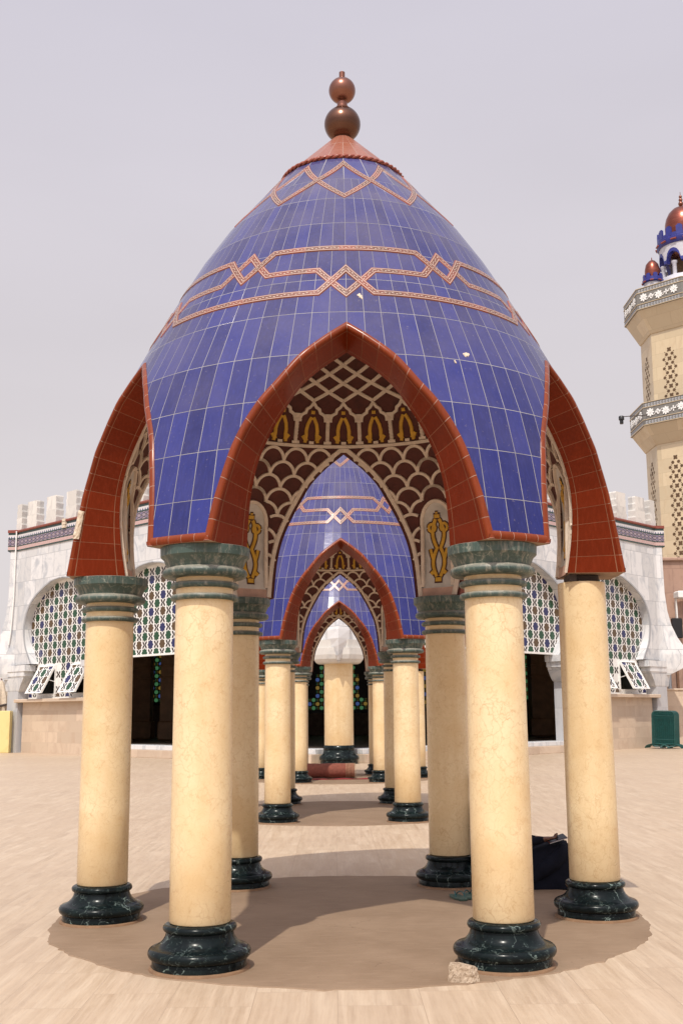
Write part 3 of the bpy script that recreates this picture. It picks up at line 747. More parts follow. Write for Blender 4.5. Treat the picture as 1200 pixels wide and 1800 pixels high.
        if kind:
            k = MB(); o = 2.285
            p = [(.17, o-.155+.0)]
            p = T(.19, o-.155+.018, .0185, -100, 100)
            k.lathe([(.17, o-.153)]+p+[(.17, o-.117)], 56, cap=False)
            p = T(.19, o-.155+.092, .0185, -100, 100); k.lathe([(.17, o-.082)]+p+[(.17, o-.045)], 56, cap=False)
            z0 = o-.155+.140
            p = [(.165, z0-.003), (.20, z0-.001)]+T(.232, z0+.028, .028, -85, 85)+[(.231, z0+.06), (.238, z0+.075), (.252, z0+.11), (.266, z0+.122), (.272, z0+.128), (.274, z0+.182), (.268, z0+.1845)]
            k.lathe(p, 64); k.build('capital', 'dusty_green_marble', col, 35)
        else:
            k = MB(); k.box((.0, 0, 2.428), (.22, .20, .05), bev=.005); k.box((-.09, -.05, 2.428), (.05, .2, .056)); k.lathe([(.13, 2.402), (.13, 2.415)], 24)
            k.build('steel_stub', 'rusty_steel', col)
        return col
    for i, a in enumerate((-150, -90, -30, 30, 90, 150)):
        column(a, a != 90, dx=-.05 if a == -150 else 0)
    return root
pav = build_pavilion()
pavs = [pav]
for k in (1, 2):
    c = copy_tree(pav); c.location = (AX, DC+SP*k, 0); c['label'] = LABELS[k]; pavs.append(c)
# broken patch on the near pavilion's left arch moulding: bare mortar where three edge tiles have come off
m = MB(); rows = []
for i in range(9):
    t = i/8; k = 10.5+t*8; j = int(k); u = k-j
    A = [blue_r[j][0]*(1-u)+blue_r[min(j+1, NC)][0]*u, blue_r[j][1]*(1-u)+blue_r[min(j+1, NC)][1]*u]; O = [open_r[j][0]*(1-u)+open_r[min(j+1, NC)][0]*u, open_r[j][1]*(1-u)+open_r[min(j+1, NC)][1]*u]
    row = []
    I = [in_r[j][0]*(1-u)+in_r[min(j+1, NC)][0]*u, in_r[j][1]*(1-u)+in_r[min(j+1, NC)][1]*u]
    for w, h in ((-.1, .004), (.1, .019), (.5, .021), (.9, .018)):
        p, z = A[0]+(O[0]-A[0])*w, A[1]+(O[1]-A[1])*w
        row.append(Pout(-60-p+random.uniform(-.25, .25), z+random.uniform(-.006, .006), h))
    q0 = Pout(-60-O[0], O[1]); dd = Pin(-60-I[0], I[1])-q0; tt = Vector((math.cos(R_(-60-O[0])), math.sin(R_(-60-O[0])), 0))
    for w, h in ((.01, .012), (.05, .011), (.085, .009), (.10, -.004)): row.append(q0+dd*(w+random.uniform(-.008, .008))+tt*(h+random.uniform(-.003, .003)))
    rows.append(row)
m.grid(rows); m.build('bare_mortar_patch', 'raw_mortar', pav)

for ph_, z_, s_ in ((3.4, 4.262, 1.0), (26.2, 3.85, 1.15), (22.8, 3.78, .5)):
    m = MB(); rng = random.Random(int(z_*100)); rim = []
    for i in range(22):
        a = 2*math.pi*i/22; r0 = s_*.021*(.8+.35*math.sin(2*a+ph_)+.2*math.sin(5*a)+.25*rng.random())
        rim.append((ph_+math.degrees(r0*.8*math.cos(a)/ro(z_)), z_+r0*math.sin(a)*1.0))
    m.grid([[Pout(p, z, .0005) for p, z in rim], [Pout(ph_+(p-ph_)*.85, z_+(z-z_)*.85, .0045) for p, z in rim]], closed=True)
    m.poly([Pout(ph_+(p-ph_)*.85, z_+(z-z_)*.85, .0045) for p, z in rim]); m.build('chipped_glaze', 'raw_mortar', pav)
# ---------------------------------------------------------------- mosque
CX, CY = 0.09, 33.3
SQ = math.sqrt(.5)
UC = (3.5, 9.55, 15.6); WEND = 19.1
mosque = empty('mosque_building', (CX, CY, 0), 'white marble mosque corner with lattice arches and stepped merlons behind the pavilions', 'mosque')
MO = (CX, CY, 0)
def wpt(side, u, z, off=0.0):
    """point on a wing: u metres from the corner, off metres out of the wall face"""
    return (CX+side*SQ*u+side*SQ*off, CY+SQ*u-SQ*off, z)
def wT(side): return lambda q: wpt(side, q[0], q[2], -q[1])      # local (u, depth into the wall, z)
hwz = prof([3.55, 3.8, 4.2, 4.7, 5.2, 5.7, 6.15, 6.5, 6.72, 6.86, 6.9], [2.02, 2.2, 2.48, 2.64, 2.66, 2.48, 2.08, 1.48, .95, .42, .0])
ZT = 8.35; TH = .60
zrow = [3.55+.1*i for i in range(33)]+[6.78, 6.82, 6.86, 6.89, 6.90]
pan_rng = random.Random(5)
def star(cu, cz, r, q=.77):
    return [(cu+(r if i % 2 == 0 else r*q)*math.sin(math.pi*i/8), cz+(r if i % 2 == 0 else r*q)*math.cos(math.pi*i/8)) for i in range(16)]
def oval(cu, cz, a, b, rot):
    c, s = math.cos(rot), math.sin(rot)
    return [(cu+a*math.cos(t)*c-b*math.sin(t)*s, cz+a*math.cos(t)*s+b*math.sin(t)*c) for t in [math.pi*i/3 for i in range(6)]]
GA, GB = .705, .590
def lattice_glass(mb, T, u0, u1, z0, z1, off, holes=(), inside=None, ph=(0, 0)):
    """coloured glass pieces standing 4 mm proud of the white lattice: stars in a centred grid, ovals in the knots between"""
    def put(pts, mi):
        for k in range(4):
            fn = ((lambda q: q[0]-u0-.03), (lambda q: u1-.03-q[0]), (lambda q: q[1]-z0-.02), (lambda q: z1-.02-q[1]))[k]
            out = []
            for A, B in zip(pts, pts[1:]+pts[:1]):
                fa, fb = fn(A), fn(B)
                if fa >= 0: out.append(A)
                if fa*fb < 0: t = fa/(fa-fb); out.append((A[0]+(B[0]-A[0])*t, A[1]+(B[1]-A[1])*t))
            pts = out
            if len(pts) < 3: return
        for a, b in pts:
            for h in holes:
                if h[0]-.02 < a < h[1]+.02 and h[2]-.02 < b < h[3]+.02: return
        mb.poly([T((a, off, b)) for a, b in pts], mi)
    uc = (u0+u1)/2
    for j in range(-2, 15):
        for i in range(-12, 13):
            cu = uc+ph[0]+i*GA/2; cz = 2.5+ph[1]+j*GB/2
            if (i+j) % 2 == 0:
                mi = 0 if j % 2 == 0 else (1 if ((i+1)//2+j//2) % 2 else 2)
                p = star(cu, cz, .188, .76)
                put(p, mi+1)
            else:
                for sx_ in (-1, 1):
                    for sz in (-1, 1):
                        p = oval(cu+sx_*.076, cz+sz*.068, .088, .046, sx_*sz*R_(50))
                        put(p, 4)
                for a2, b2, r2 in ((.0, 0, 0),):
                    p = oval(cu+a2, cz+b2, .026, .026, r2)
                    put(p, 4)
GLASS = ['green_glass', 'blue_glass', 'amber_glass', 'dark_glass']
def hwf(z): return max(0.0, hwz(min(z, 6.9))) if z < 6.9 else 0.0
for side in (-1, 1):
    T = wT(side)
    # wall face pieced round the three horseshoe openings, with reveals and an inner face
    w = MB()
    def q4(a, b, c, d, mi=0, uv=None): w.add([T(a), T(b), T(c), T(d)], [(0, 1, 2, 3)], mi, uv or [(p[0]+p[1], p[2]) for p in (a, b, c, d)])
    for z0, z1 in zip(zrow, zrow[1:]):
        h0, h1 = hwf(z0), hwf(z1)
        xs0 = [0.0]+[x for c in UC for x in (c-h0, c+h0)]+[WEND]; xs1 = [0.0]+[x for c in UC for x in (c-h1, c+h1)]+[WEND]
        for k in range(0, 8, 2):
            q4((xs0[k], 0, z0), (xs0[k+1], 0, z0), (xs1[k+1], 0, z1), (xs1[k], 0, z1))
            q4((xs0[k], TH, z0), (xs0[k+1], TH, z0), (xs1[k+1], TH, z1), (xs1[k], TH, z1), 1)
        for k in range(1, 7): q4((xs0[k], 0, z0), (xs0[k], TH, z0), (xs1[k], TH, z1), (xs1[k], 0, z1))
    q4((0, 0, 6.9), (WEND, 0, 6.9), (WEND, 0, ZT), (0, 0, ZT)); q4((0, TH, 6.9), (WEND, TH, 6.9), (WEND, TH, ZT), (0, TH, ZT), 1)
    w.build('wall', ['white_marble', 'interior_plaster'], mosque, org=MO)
    # raised archivolt round each opening
    av = MB()
    for c in UC:
        for sg in (-1, 1):
            pts = [(c+sg*hwf(z), z) for z in zrow]
            av.grid([[T((u+sg*.0, -.004, z)) for u, z in pts], [T((u+sg*.012, -.03, z+.01)) for u, z in pts], [T((u+sg*.10, -.03, z+.035)) for u, z in pts], [T((u+sg*.115, .002, z+.04)) for u, z in pts]])
    av.build('arch_trim', 'white_marble', mosque, 40, org=MO)
    # cornice: coloured tile frieze, lips, red coping
    for nm, mat, z0, z1, o, in (('frieze', 'cornice_tile', 8.35, 9.14, .035),):
        f = MB(); f.add([T((0, -o, z0)), T((WEND+.1, -o, z0)), T((WEND+.1, -o, z1)), T((0, -o, z1))], [(0, 1, 2, 3)], 0, [(0, 0), (WEND+.1, 0), (WEND+.1, 1), (0, 1)])
        f.add([T((0, -o, z0)), T((WEND+.1, -o, z0)), T((WEND+.1, .1, z0)), T((0, .1, z0))], [(0, 1, 2, 3)])
        fr = f.build(nm, mat, mosque, org=MO)
    f = MB()
    f.grid([[T((u, -d, z)) for u in (-.05, WEND+.15)] for d, z in ((.02, 9.14), (.075, 9.145), (.095, 9.19), (.075, 9.24), (.0, 9.262), (-.5, 9.265))])
    f.build('coping', 'cornice_red', mosque, org=MO)
    # stepped merlons
    us = [(WEND+.10, .21)]+[(18.17-1.52*k, .385) for k in range(12)]
    for u, hw0 in us:
        m = MB()
        for c in range(4):
            z0 = 9.25+c*.285; hw_t = hw0+.025-.012*c; hb = hw_t-.035
            rows = []
            for hh, z in ((hb, z0), (hw_t, z0+.235), (hw_t-.01, z0+.285)):
                rows.append([T((u-hh, .05, z)), T((u+hh, .05, z)), T((u+hh, .42-.012*c, z)), T((u-hh, .42-.012*c, z))])
            m.grid(rows, 0, [[(u-1, z*1.0), (u, z), (u+.36, z), (u+1, z)] for z in (z0, z0+.235, z0+.285)], closed=True)
            m.poly(rows[-1])
        m.build('merlon', 'merlon_marble', mosque, org=MO)
    # piers, corbels
    piers = [((UC[0]+UC[1])/2, 1.005, .52), ((UC[1]+UC[2])/2, 1.005, .52)]
    for pc, hwt, hwb in piers:
        cb = MB(); rows = []
        for hh, z, o in ((hwb+.0, 2.58, .10), (hwb+.10, 2.62, .12), (hwb+.22, 2.78, .14), (hwt-.12, 3.02, .16), (hwt-.10, 3.10, .16), (hwt-.04, 3.11, .19), (hwt-.04, 3.30, .19), (hwt+.05, 3.31, .22), (hwt+.05, 3.549, .22)):
            rows.append([T((pc-hh, -o, z)), T((pc+hh, -o, z)), T((pc+hh, TH, z)), T((pc-hh, TH, z))])
        cb.grid(rows, 0, [[(pc-.5, r_[1][2] if False else zz[1]), (pc+.5, zz[1]), (pc+1, zz[1]), (pc-1, zz[1])] for r_, zz in zip(rows, ((0, 2.58), (0, 2.62), (0, 2.78), (0, 3.02), (0, 3.10), (0, 3.11), (0, 3.30), (0, 3.31), (0, 3.549)))], closed=True)
        cb.poly(rows[0]); cb.poly(rows[-1])
        cb.build('corbel', 'white_marble', mosque, org=MO)
        p = MB(); p.box((pc, TH/2-.02, 1.29), (hwb*2, TH+.04, 2.579), T=T); p.build('pier', 'grey_marble', mosque, org=MO)
    # end corner: narrow facet that flares out to a keel above a corbel
    kl = MB(); rows = []; uvr = []
    for z, e, o in ((2.95, .30, .10), (3.20, .85, .30), (3.55, 1.12, .42), (3.80, 1.16, .45), (4.10, 1.00, .36), (4.5, .74, .24), (5.0, .52, .15), (5.6, .38, .09), (6.4, .31, .05), (8.349, .30, .05)):
        A = wpt(side, WEND-.12, z, .004); B = wpt(side, WEND+.06, z, o*.35)
        Cc = (B[0]+side*e*.9, B[1]+.10*e, z); Dd = (B[0]+side*e*.3, B[1]+e*.9+.5, z); E2 = wpt(side, WEND-.12, z, -TH)
        rows.append([A, B, Cc, Dd, E2]); uvr.append([(0, z), (.3, z), (1.2, z), (2, z), (3, z)])
    kl.grid(rows, 0, uvr, closed=True); kl.poly(rows[0]); kl.poly(rows[-1])
    kl.build('corner_keel', 'white_marble', mosque, org=MO)
    f = MB(); A = wpt(side, WEND+.08, 0, .035)
    for z0, z1, mi, o in ((8.35, 9.14, 0, .04), (9.14, 9.26, 1, .09)):
        p1 = (A[0]-side*.05, A[1]-.02-o*.5); p2 = (A[0]+side*(.35+o*.5), A[1]-.02-o*.5+.05); p3 = (p2[0], p2[1]+.9)
        for a, b in ((p1, p2), (p2, p3)):
            f.add([(a[0], a[1], z0), (b[0], b[1], z0), (b[0], b[1], z1), (a[0], a[1], z1)], [(0, 1, 2, 3)], mi, [(0, 0), (.6, 0), (.6, 1), (0, 1)])
        f.poly([(*p1, z1), (*p2, z1), (*p3, z1), (p1[0], p1[1]+.9, z1)], 1)
    f.build('corner_frieze', ['cornice_tile', 'cornice_red'], mosque, org=MO)
    cb = MB(); rows = []; zz = (2.45, 2.50, 2.70, 2.98, 3.06, 3.07, 3.26, 3.27, 3.52)
    for (e, o), z in zip(((.55, .06), (.62, .08), (.74, .10), (.98, .12), (1.0, .12), (1.07, .15), (1.07, .15), (1.2, .18), (1.2, .18)), zz):
        rows.append([T((WEND-.1-e, -o, z)), T((WEND+.15+.35*e, -o, z)), T((WEND+.15+.35*e, TH+.25, z)), T((WEND-.1-e, TH, z))])
    cb.grid(rows, 0, [[(0, z), (1, z), (2, z), (3, z)] for z in zz], closed=True); cb.poly(rows[0])
    cb.build('corbel', 'white_marble', mosque, org=MO)
    p = MB(); p.box((WEND-.22, .22, 1.225), (.86, .60, 2.449), T=T); p.build('pier', 'grey_marble', mosque, org=MO)
    # bay with window: dado wall, sill, lattice with two open hoppers
    c = UC[2]
    p = MB(); p.box((c+.10, .30, 1.0), (5.22, .44, 1.999), T=T); p.build('dado_wall', 'beige_stone', mosque, org=MO)
    p = MB(); p.box((c+.14, .14, 2.07), (5.60, .70, .139), bev=.02, T=T); p.build('sill', 'beige_stone', mosque, org=MO)
    holes = [(c-1.82, c-.62, 2.34, 3.46), (c+.62, c+1.82, 2.34, 3.46)]
    for bi, c in enumerate(UC):
        u0, u1 = c-2.78, c+2.78; z0, z1 = (2.141, 7.0) if bi == 2 else (3.56, 7.0)
        if bi == 2: u0, u1 = c-2.5, c+2.72
        hs = holes if bi == 2 else []
        lt = MB(); d = .32
        def panel(a, b, e, f_): lt.box(((a+b)/2, d+.03, (e+f_)/2), (b-a, .06, f_-e), T=T)
        if hs:
            panel(u0, u1, 3.46, z1); panel(u0, u1, z0, 2.34)
            for a, b in ((u0, hs[0][0]), (hs[0][1], hs[1][0]), (hs[1][1], u1)): panel(a, b, 2.3401, 3.4599)
            for h in hs:
                for x in (h[0], h[1]): lt.box((x, d-.02, 2.9), (.05, .10, 1.16), T=T)
        else:
            panel(u0, u1, z0, z1); lt.box((c, d-.03, z0+.03), (u1-u0, .12, .07), T=T)
        lattice_glass(lt, T, u0, u1, z0+.05, z1, d-.004, hs, ph=(0, .0)); lo = lt.build('lattice_window', ['white_paint']+GLASS, mosque, org=MO)
        for h in hs:
            hp = MB(); out = .60; L = math.hypot(1.14, out)
            def TT(q):  # local (u, d, s): s runs down the sloping pane from its hinge
                s = (3.46-q[2])*1.0
                t = s/1.14
                return T((q[0], d-.04-out*t+q[1]-d, 3.46-1.14*t*.97))
            uc = (h[0]+h[1])/2
            hp.box((uc, d, 2.89), (1.16, .05, 1.13), T=TT)
            for x in (h[0]+.03, h[1]-.03): hp.box((x, d-.01, 2.89), (.05, .09, 1.15), T=TT)
            for zz_ in (3.44, 2.345): hp.box((uc, d-.01, zz_), (1.17, .085, .05), T=TT)
            hp.tube([T((h[0]+.02, d-.02, 2.8)), T((h[0]+.02, d-.36, 2.88))], .014, 6)
            lattice_glass(hp, TT, h[0]+.02, h[1]-.02, 2.35, 3.45, d-.030, ph=(0, .06)); hp.build('hopper_pane', ['white_paint']+GLASS, lo, org=MO)
    # doorways: threshold steps
    for c in UC[:2]:
        p = MB(); p.box((c, .32, .13), (5.0, 1.0, .259), T=T, bev=.01); p.build('step', 'beige_stone', mosque, org=MO)
        p = MB(); p.box((c, .42, .335), (4.98, .8, .15), T=T, bev=.01); p.build('threshold', 'white_marble', mosque, org=MO)
    # white down pipe near the far end
    if side == -1:
        p = MB(); p.tube([T((WEND+.02, -.10, 9.2)), T((WEND+.02, -.10, 6.3)), T((WEND+.04, -.16, 4.9)), T((WEND+.08, -.2, 4.4))], .032, 8); p.build('down_pipe', 'white_paint', mosque, 60, org=MO)
        for uu in (11.9, 15.4):
            p = MB()
            for kz in range(3): p.box((uu, -.07, 8.95+kz*.13), (.22+.03*(kz % 2), .09, .11), T=T)
            p.build('loose_mortar', 'raw_mortar', mosque, org=MO)
# corner keel over the round column
kl = MB(); rows = []; uvr = []
for z, e, hw in ((2.935, .34, .015), (3.02, .43, .10), (3.15, .50, .19), (3.42, .57, .28), (3.64, .60, .39), (3.9, .55, .41), (4.3, .36, .34), (5.0, .16, .22), (6.2, .06, .15), (8.349, .03, .15)):
    rows.append([(CX-hw, CY-e*.25+hw-.02, z), (CX-hw*.8, CY-e*.55+hw*.4-.02, z), (CX, CY-e-.03, z), (CX+hw*.8, CY-e*.55+hw*.4-.02, z), (CX+hw, CY-e*.25+hw-.02, z), (CX, CY+.4, z)]); uvr.append([(0, z), (.3, z), (.5, z), (.7, z), (1, z), (1.5, z)])
kl.grid(rows, 0, uvr, closed=True); kl.poly(rows[0]); kl.poly(rows[-1]); kl.build('corner_keel', 'white_marble', mosque, org=MO)
cc = MB(); rows = []; zz = (2.925, 2.96, 3.05, 3.18, 3.38, 3.39, 3.62)
for (h, ), z in zip(((.60,), (.68,), (.75,), (.78,), (.78,), (.69,), (.70,)), zz):
    pts = []
    for a in range(8):
        an = R_(22.5+45*a); pts.append((CX+h*1.06*math.cos(an), CY+.42+h*1.06*math.sin(an), z))
    rows.append(pts)
cc.grid(rows, 0, [[(a*.5, z) for a in range(8)] for z in zz], closed=True); cc.poly(rows[0]); cc.poly(rows[-1])
for side in (-1, 1):
    T = wT(side); rows = []
    for e, z, o in ((.7, 3.06, .02), (1.0, 3.2, .05), (1.15, 3.34, .08), (1.15, 3.40, .08), (1.36, 3.41, .12), (1.36, 3.548, .12)):
        rows.append([T((-.1, -o, z)), T((e, -o, z)), T((e, TH, z)), T((-.1, TH, z))])
    cc.grid(rows, 0, [[(0, z), (1, z), (2, z), (3, z)] for z in (3.06, 3.2, 3.34, 3.4, 3.41, 3.548)], closed=True); cc.poly(rows[0])
cc.build('corbel', 'merlon_marble', mosque, org=MO)
c = MB(); c.lathe([(.43, .53), (.435, .54), (.432, 2.56), (.425, 2.565), (.425, 2.575), (.432, 2.58), (.432, 2.924)], 56, (CX, CY+.47, 0))
col = c.build('corner_column', 'cream_marble', mosque, 40, org=MO)
c = MB(); c.lathe([(.56, .0), (.56, .10), (.585, .12), (.595, .17), (.575, .22), (.52, .26), (.475, .31), (.455, .40), (.47, .42), (.48, .46), (.465, .50), (.44, .535)], 56, (CX, CY+.47, 0))
c.build('column_base', 'black_green_marble', col, 35, org=MO)
# interior: floor, roof, back wall with stained glass, dark columns
YB = 57.0; XS = WEND*SQ-.15; YS = CY+WEND*SQ
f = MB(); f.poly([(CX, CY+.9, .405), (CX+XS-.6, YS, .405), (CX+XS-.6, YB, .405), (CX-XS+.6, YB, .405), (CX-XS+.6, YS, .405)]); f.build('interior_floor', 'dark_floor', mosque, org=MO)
f = MB()
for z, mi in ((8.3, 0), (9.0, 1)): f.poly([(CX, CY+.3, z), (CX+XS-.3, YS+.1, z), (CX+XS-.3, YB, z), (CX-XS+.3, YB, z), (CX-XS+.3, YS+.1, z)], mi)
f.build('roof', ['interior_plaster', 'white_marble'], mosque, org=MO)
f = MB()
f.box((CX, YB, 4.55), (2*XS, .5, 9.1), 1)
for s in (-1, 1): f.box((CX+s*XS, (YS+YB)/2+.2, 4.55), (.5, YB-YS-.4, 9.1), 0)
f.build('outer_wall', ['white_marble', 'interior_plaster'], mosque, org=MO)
LIT = ['lit_green', 'lit_blue', 'lit_amber', 'lit_amber']
def stained(cx, zb):
    m = MB(); m.box((cx, YB-.27, zb+1.6), (4.2, .03, 3.3))
    gm = m; ga = .40
    for j in range(0, 17):
        for i in range(-11, 12):
            cu, cz = cx+i*ga/2, zb+.2+j*ga/2
            hwid = 1.55 if cz < zb+.75 else (1.05 if cz < zb+1.6 else max(.1, 1.05*math.sqrt(max(0, 1-((cz-zb-1.6)/1.3)**2))))
            if abs(cu-cx) > hwid: continue
            if (i+j) % 2 == 0:
                mi = 0 if j % 2 == 0 else (1 if ((i+1)//2+j//2) % 2 else 2)
                gm.poly([(a, YB-.289, b) for a, b in star(cu, cz, .105, .85)], mi+1)
            else:
                for sx_ in (-1, 1):
                    for sz in (-1, 1): gm.poly([(a, YB-.289, b) for a, b in oval(cu+sx_*.04, cz+sz*.04, .024, .014, sx_*sz*R_(58))], 4 if sx_ > 0 else 1)
    gm.build('stained_glass_window', ['dark_panel']+LIT, mosque, org=MO)
for x, z in ((0.0, 1.55), (-9.1, 2.0), (-4.6, 1.6), (4.6, 1.6), (9.1, 2.0)): stained(CX+x, z)
for x, y in ((-9.08, 52.0), (-7.25, 50.0), (-5.0, 46.5), (-2.6, 49.5), (2.6, 49.5), (5.0, 46.5), (7.6, 50.0), (9.3, 51.5)):
    m = MB(); m.box((CX+x, y, .8), (1.2, 1.2, .8), bev=.05); m.box((CX+x, y, 4.6), (1.05, 1.05, 7.4)); 
    for z in (3.1, 3.6): m.box((CX+x, y, z), (1.16, 1.16, .09), bev=.02)
    m.build('interior_pillar', 'interior_tile', mosque, org=MO)
# ---------------------------------------------------------------- minaret
MX, MY = 20.286, 60.5
mn = empty('minaret', (MX, MY, 0), 'tall cream stone octagonal minaret with grey floral balconies and a copper domed blue lantern', 'minaret')
MM = (MX, MY, 0)
def oc(r, z, k): a = R_(22.5+45*k); return (MX-r*math.sin(a), MY-r*math.cos(a), z)
def octa(mb, prof_, mi=0, cap=True):
    rows = [[oc(r, z, k) for k in range(9)] for r, z in prof_]
    fw_ = [2*r*math.sin(R_(22.5)) for r, z in prof_]
    L = 0; vs = [0]
    for (r0, z0), (r1, z1) in zip(prof_, prof_[1:]): L += math.hypot(r1-r0, z1-z0); vs.append(L)
    mb.grid(rows, mi, [[(k*2.2, prof_[0][1]+v) for k in range(9)] for v in vs])
    if cap: mb.poly([oc(prof_[-1][0], prof_[-1][1], k) for k in range(8)], mi); mb.poly([oc(prof_[0][0], prof_[0][1], k) for k in range(8)][::-1], mi)
m = MB(); octa(m, [(2.86, 0), (2.80, 10), (2.78, 15.87), (2.83, 15.88), (3.50, 16.88)], cap=False); octa(m, [(2.76, 18.1), (2.725, 22.26), (2.78, 22.27), (3.50, 23.53)], cap=False)
m.build('shaft', 'minaret_stone', mn, org=MM)
def face_pt(k, r):
    """frame on face k (between vertices k and k+1): returns f(u, z, off)"""
    def f(u, z, off=0):
        A = Vector(oc(r, z, k)); B = Vector(oc(r, z, k+1)); c = (A+B)/2; t = (A-B).normalized(); n = Vector((c.x-MX, c.y-MY, 0)).normalized()
        return c+t*u+n*off
    return f
def ring_poly(mb, f, cu, cz, rad, n, off, lob=0.0, ln=4, rot=0, mi=0):
    pts = []
    for i in range(n):
        a = 2*math.pi*i/n+rot; r = rad*(1+lob*math.cos(ln*(a-rot)))
        pts.append(f(cu+r*math.cos(a), cz+r*math.sin(a), off))
    mb.poly(pts, mi)
def daisy(mb, f, cu, cz, rad, petals=8):
    for i in range(petals):
        a = 2*math.pi*i/petals
        c = (cu+rad*.62*math.cos(a), cz+rad*.62*math.sin(a)); top = []; bot = []
        for j in range(8):
            b = 2*math.pi*j/8; x, y = rad*.40*math.cos(b), rad*.22*math.sin(b)
            q = (c[0]+x*math.cos(a)-y*math.sin(a), c[1]+x*math.sin(a)+y*math.cos(a))
            top.append(f(*q, .045)); bot.append(f(*q, .0))
        mb.grid([bot, top], closed=True); mb.poly(top)
    top = [f(cu+rad*.2*math.cos(b*.785), cz+rad*.2*math.sin(b*.785), .06) for b in range(8)]; bot = [f(cu+rad*.26*math.cos(b*.785), cz+rad*.26*math.sin(b*.785), .0) for b in range(8)]
    mb.grid([bot, top], closed=True); mb.poly(top)
for z0, z1 in ((23.535, 24.75), (16.892, 18.158)):
    h = z1-z0
    b = MB(); octa(b, [(3.45, z0-.02), (3.569, z0), (3.569, z1), (3.30, z1+.001), (3.28, z1-.4), (2.7, z1-.41)])
    bal = b.build('balcony', 'minaret_grey', mn, org=MM)
    ln = MB()
    for fz in (.0, .23, .77, .99):
        zz = z0+h*fz; octa(ln, [(3.575, zz), (3.60, zz+.006), (3.60, zz+.034), (3.575, zz+.04)], cap=False)
    ln.build('balcony_moulding', 'minaret_stone', bal, org=MM)
    for k in range(8):
        fl = MB(); f = face_pt(k, 3.5695); zc = z0+h*.5
        for u in (-.92, 0.0, .92): daisy(fl, f, u, zc+(.03 if u else -.03), .235)
        for u in (-.46, .46): daisy(fl, f, u, zc, .16, 4)
        for s in (-1, 1):
            for sg in (-1, 1):
                path = [f(s*(.46+sg*.10*1)+sg*.36*t*1.0, zc+sg*s*(.13*math.sin(t*math.pi*1.5)), .02) for t in [i/8 for i in range(9)]]
                fl.tube(path, .025, 5)
        for j in range(14):                                          # small key pattern on the border strips
            for fz in (.115, .88):
                zq = z0+h*fz; u = -1.17+j*.18
                for a, bb, c_, d_ in ((-.06, .02, .05, .085), (-.06, -.085, .05, -.02), (-.06, -.02, -.02, .02)):
                    fl.grid([[f(u+x, zq+y, .004) for x in (a, c_)] for y in (bb, d_)], 1)
        fl.build('floral_panel', ['floral_white', 'grey_marble'], bal, org=MM)
hl = MB()
for zb, zt, r in ((4.0, 15.1, 2.79), (18.5, 21.6, 2.745)):
    for k in (0, 1, 2, 6, 7):
        z = zb; row = 0
        while z < zt:
            rr = (2.78 if r > 2.76 else 2.7605-(z-18.1)/4.16*.035)+.0
            rr = 2.86-.06*z/10 if z < 10 else (2.80-.02*(z-10)/5.87 if z < 15.9 else 2.76-.035*(z-18.1)/4.16)
            f = face_pt(k, rr); near = zt-z
            if row % 2 == 0:
                if near > .25 or True: ring_poly(hl, f, 0, z, .125, 16, .006, .28, 4, R_(45))
                if near > .55:
                    for s in (-1, 1): ring_poly(hl, f, s*.34, z, .095, 6, .006)
            else:
                if near > .3:
                    for s in (-1, 1): ring_poly(hl, f, s*.17, z, .10, 6, .006)
            for s in (-1, 1): 
                if near > .6: ring_poly(hl, f, s*.26, z+.13, .034, 5, .006)
            z += .262; row += 1
hl.build('hole_shade_inlay', 'pocket_dark', mn, org=MM)  # flat dark shapes on solid faces: the shade inside open holes, painted
# lantern on top
lb = MB(); lb.lathe([(2.3, 24.3), (2.3, 25.25), (1.7, 25.3), (1.55, 25.75), (1.5, 25.8)], 32, (MX, MY, 0)); lan = lb.build('lantern_base', 'lantern_white', mn, 40, org=MM)
cb = MB()
for k in range(8):
    a = R_(45*k); cb.lathe([(.17, 25.75), (.17, 25.85), (.12, 25.9), (.12, 26.5), (.17, 26.58), (.17, 26.66)], 12, (MX+1.25*math.sin(a), MY-1.25*math.cos(a), 0))
cb.build('lantern_columns', 'lantern_white', lan, 40, org=MM)
cb = MB(); cb.lathe([(.62, 25.75), (.62, 27.0)], 16, (MX, MY, 0)); cb.build('lantern_core', 'pocket_dark', lan, org=MM)
am = MB(); wm = MB(); n = 96
def archz(t): return 26.62+.62*math.sqrt(max(0, 1-(t/.80)**2))
for mb_, dz, r in ((am, .0, 1.385), (wm, .17, 1.37)):
    for i in range(n):
        p0, p1 = i*360/n, (i+1)*360/n
        def lo(p):
            t = ((p-22.5+22.5) % 45-22.5)/22.5
            return archz(t)+dz if abs(t) < .80 else 26.62
        for rr in (r, r-.22):
            mb_.poly([(MX+rr*math.sin(R_(p)), MY-rr*math.cos(R_(p)), z) for p, z in ((p0+22.5, lo(p0)), (p1+22.5, lo(p1)), (p1+22.5, 27.45 if mb_ is am else 27.75), (p0+22.5, 27.45 if mb_ is am else 27.75))])
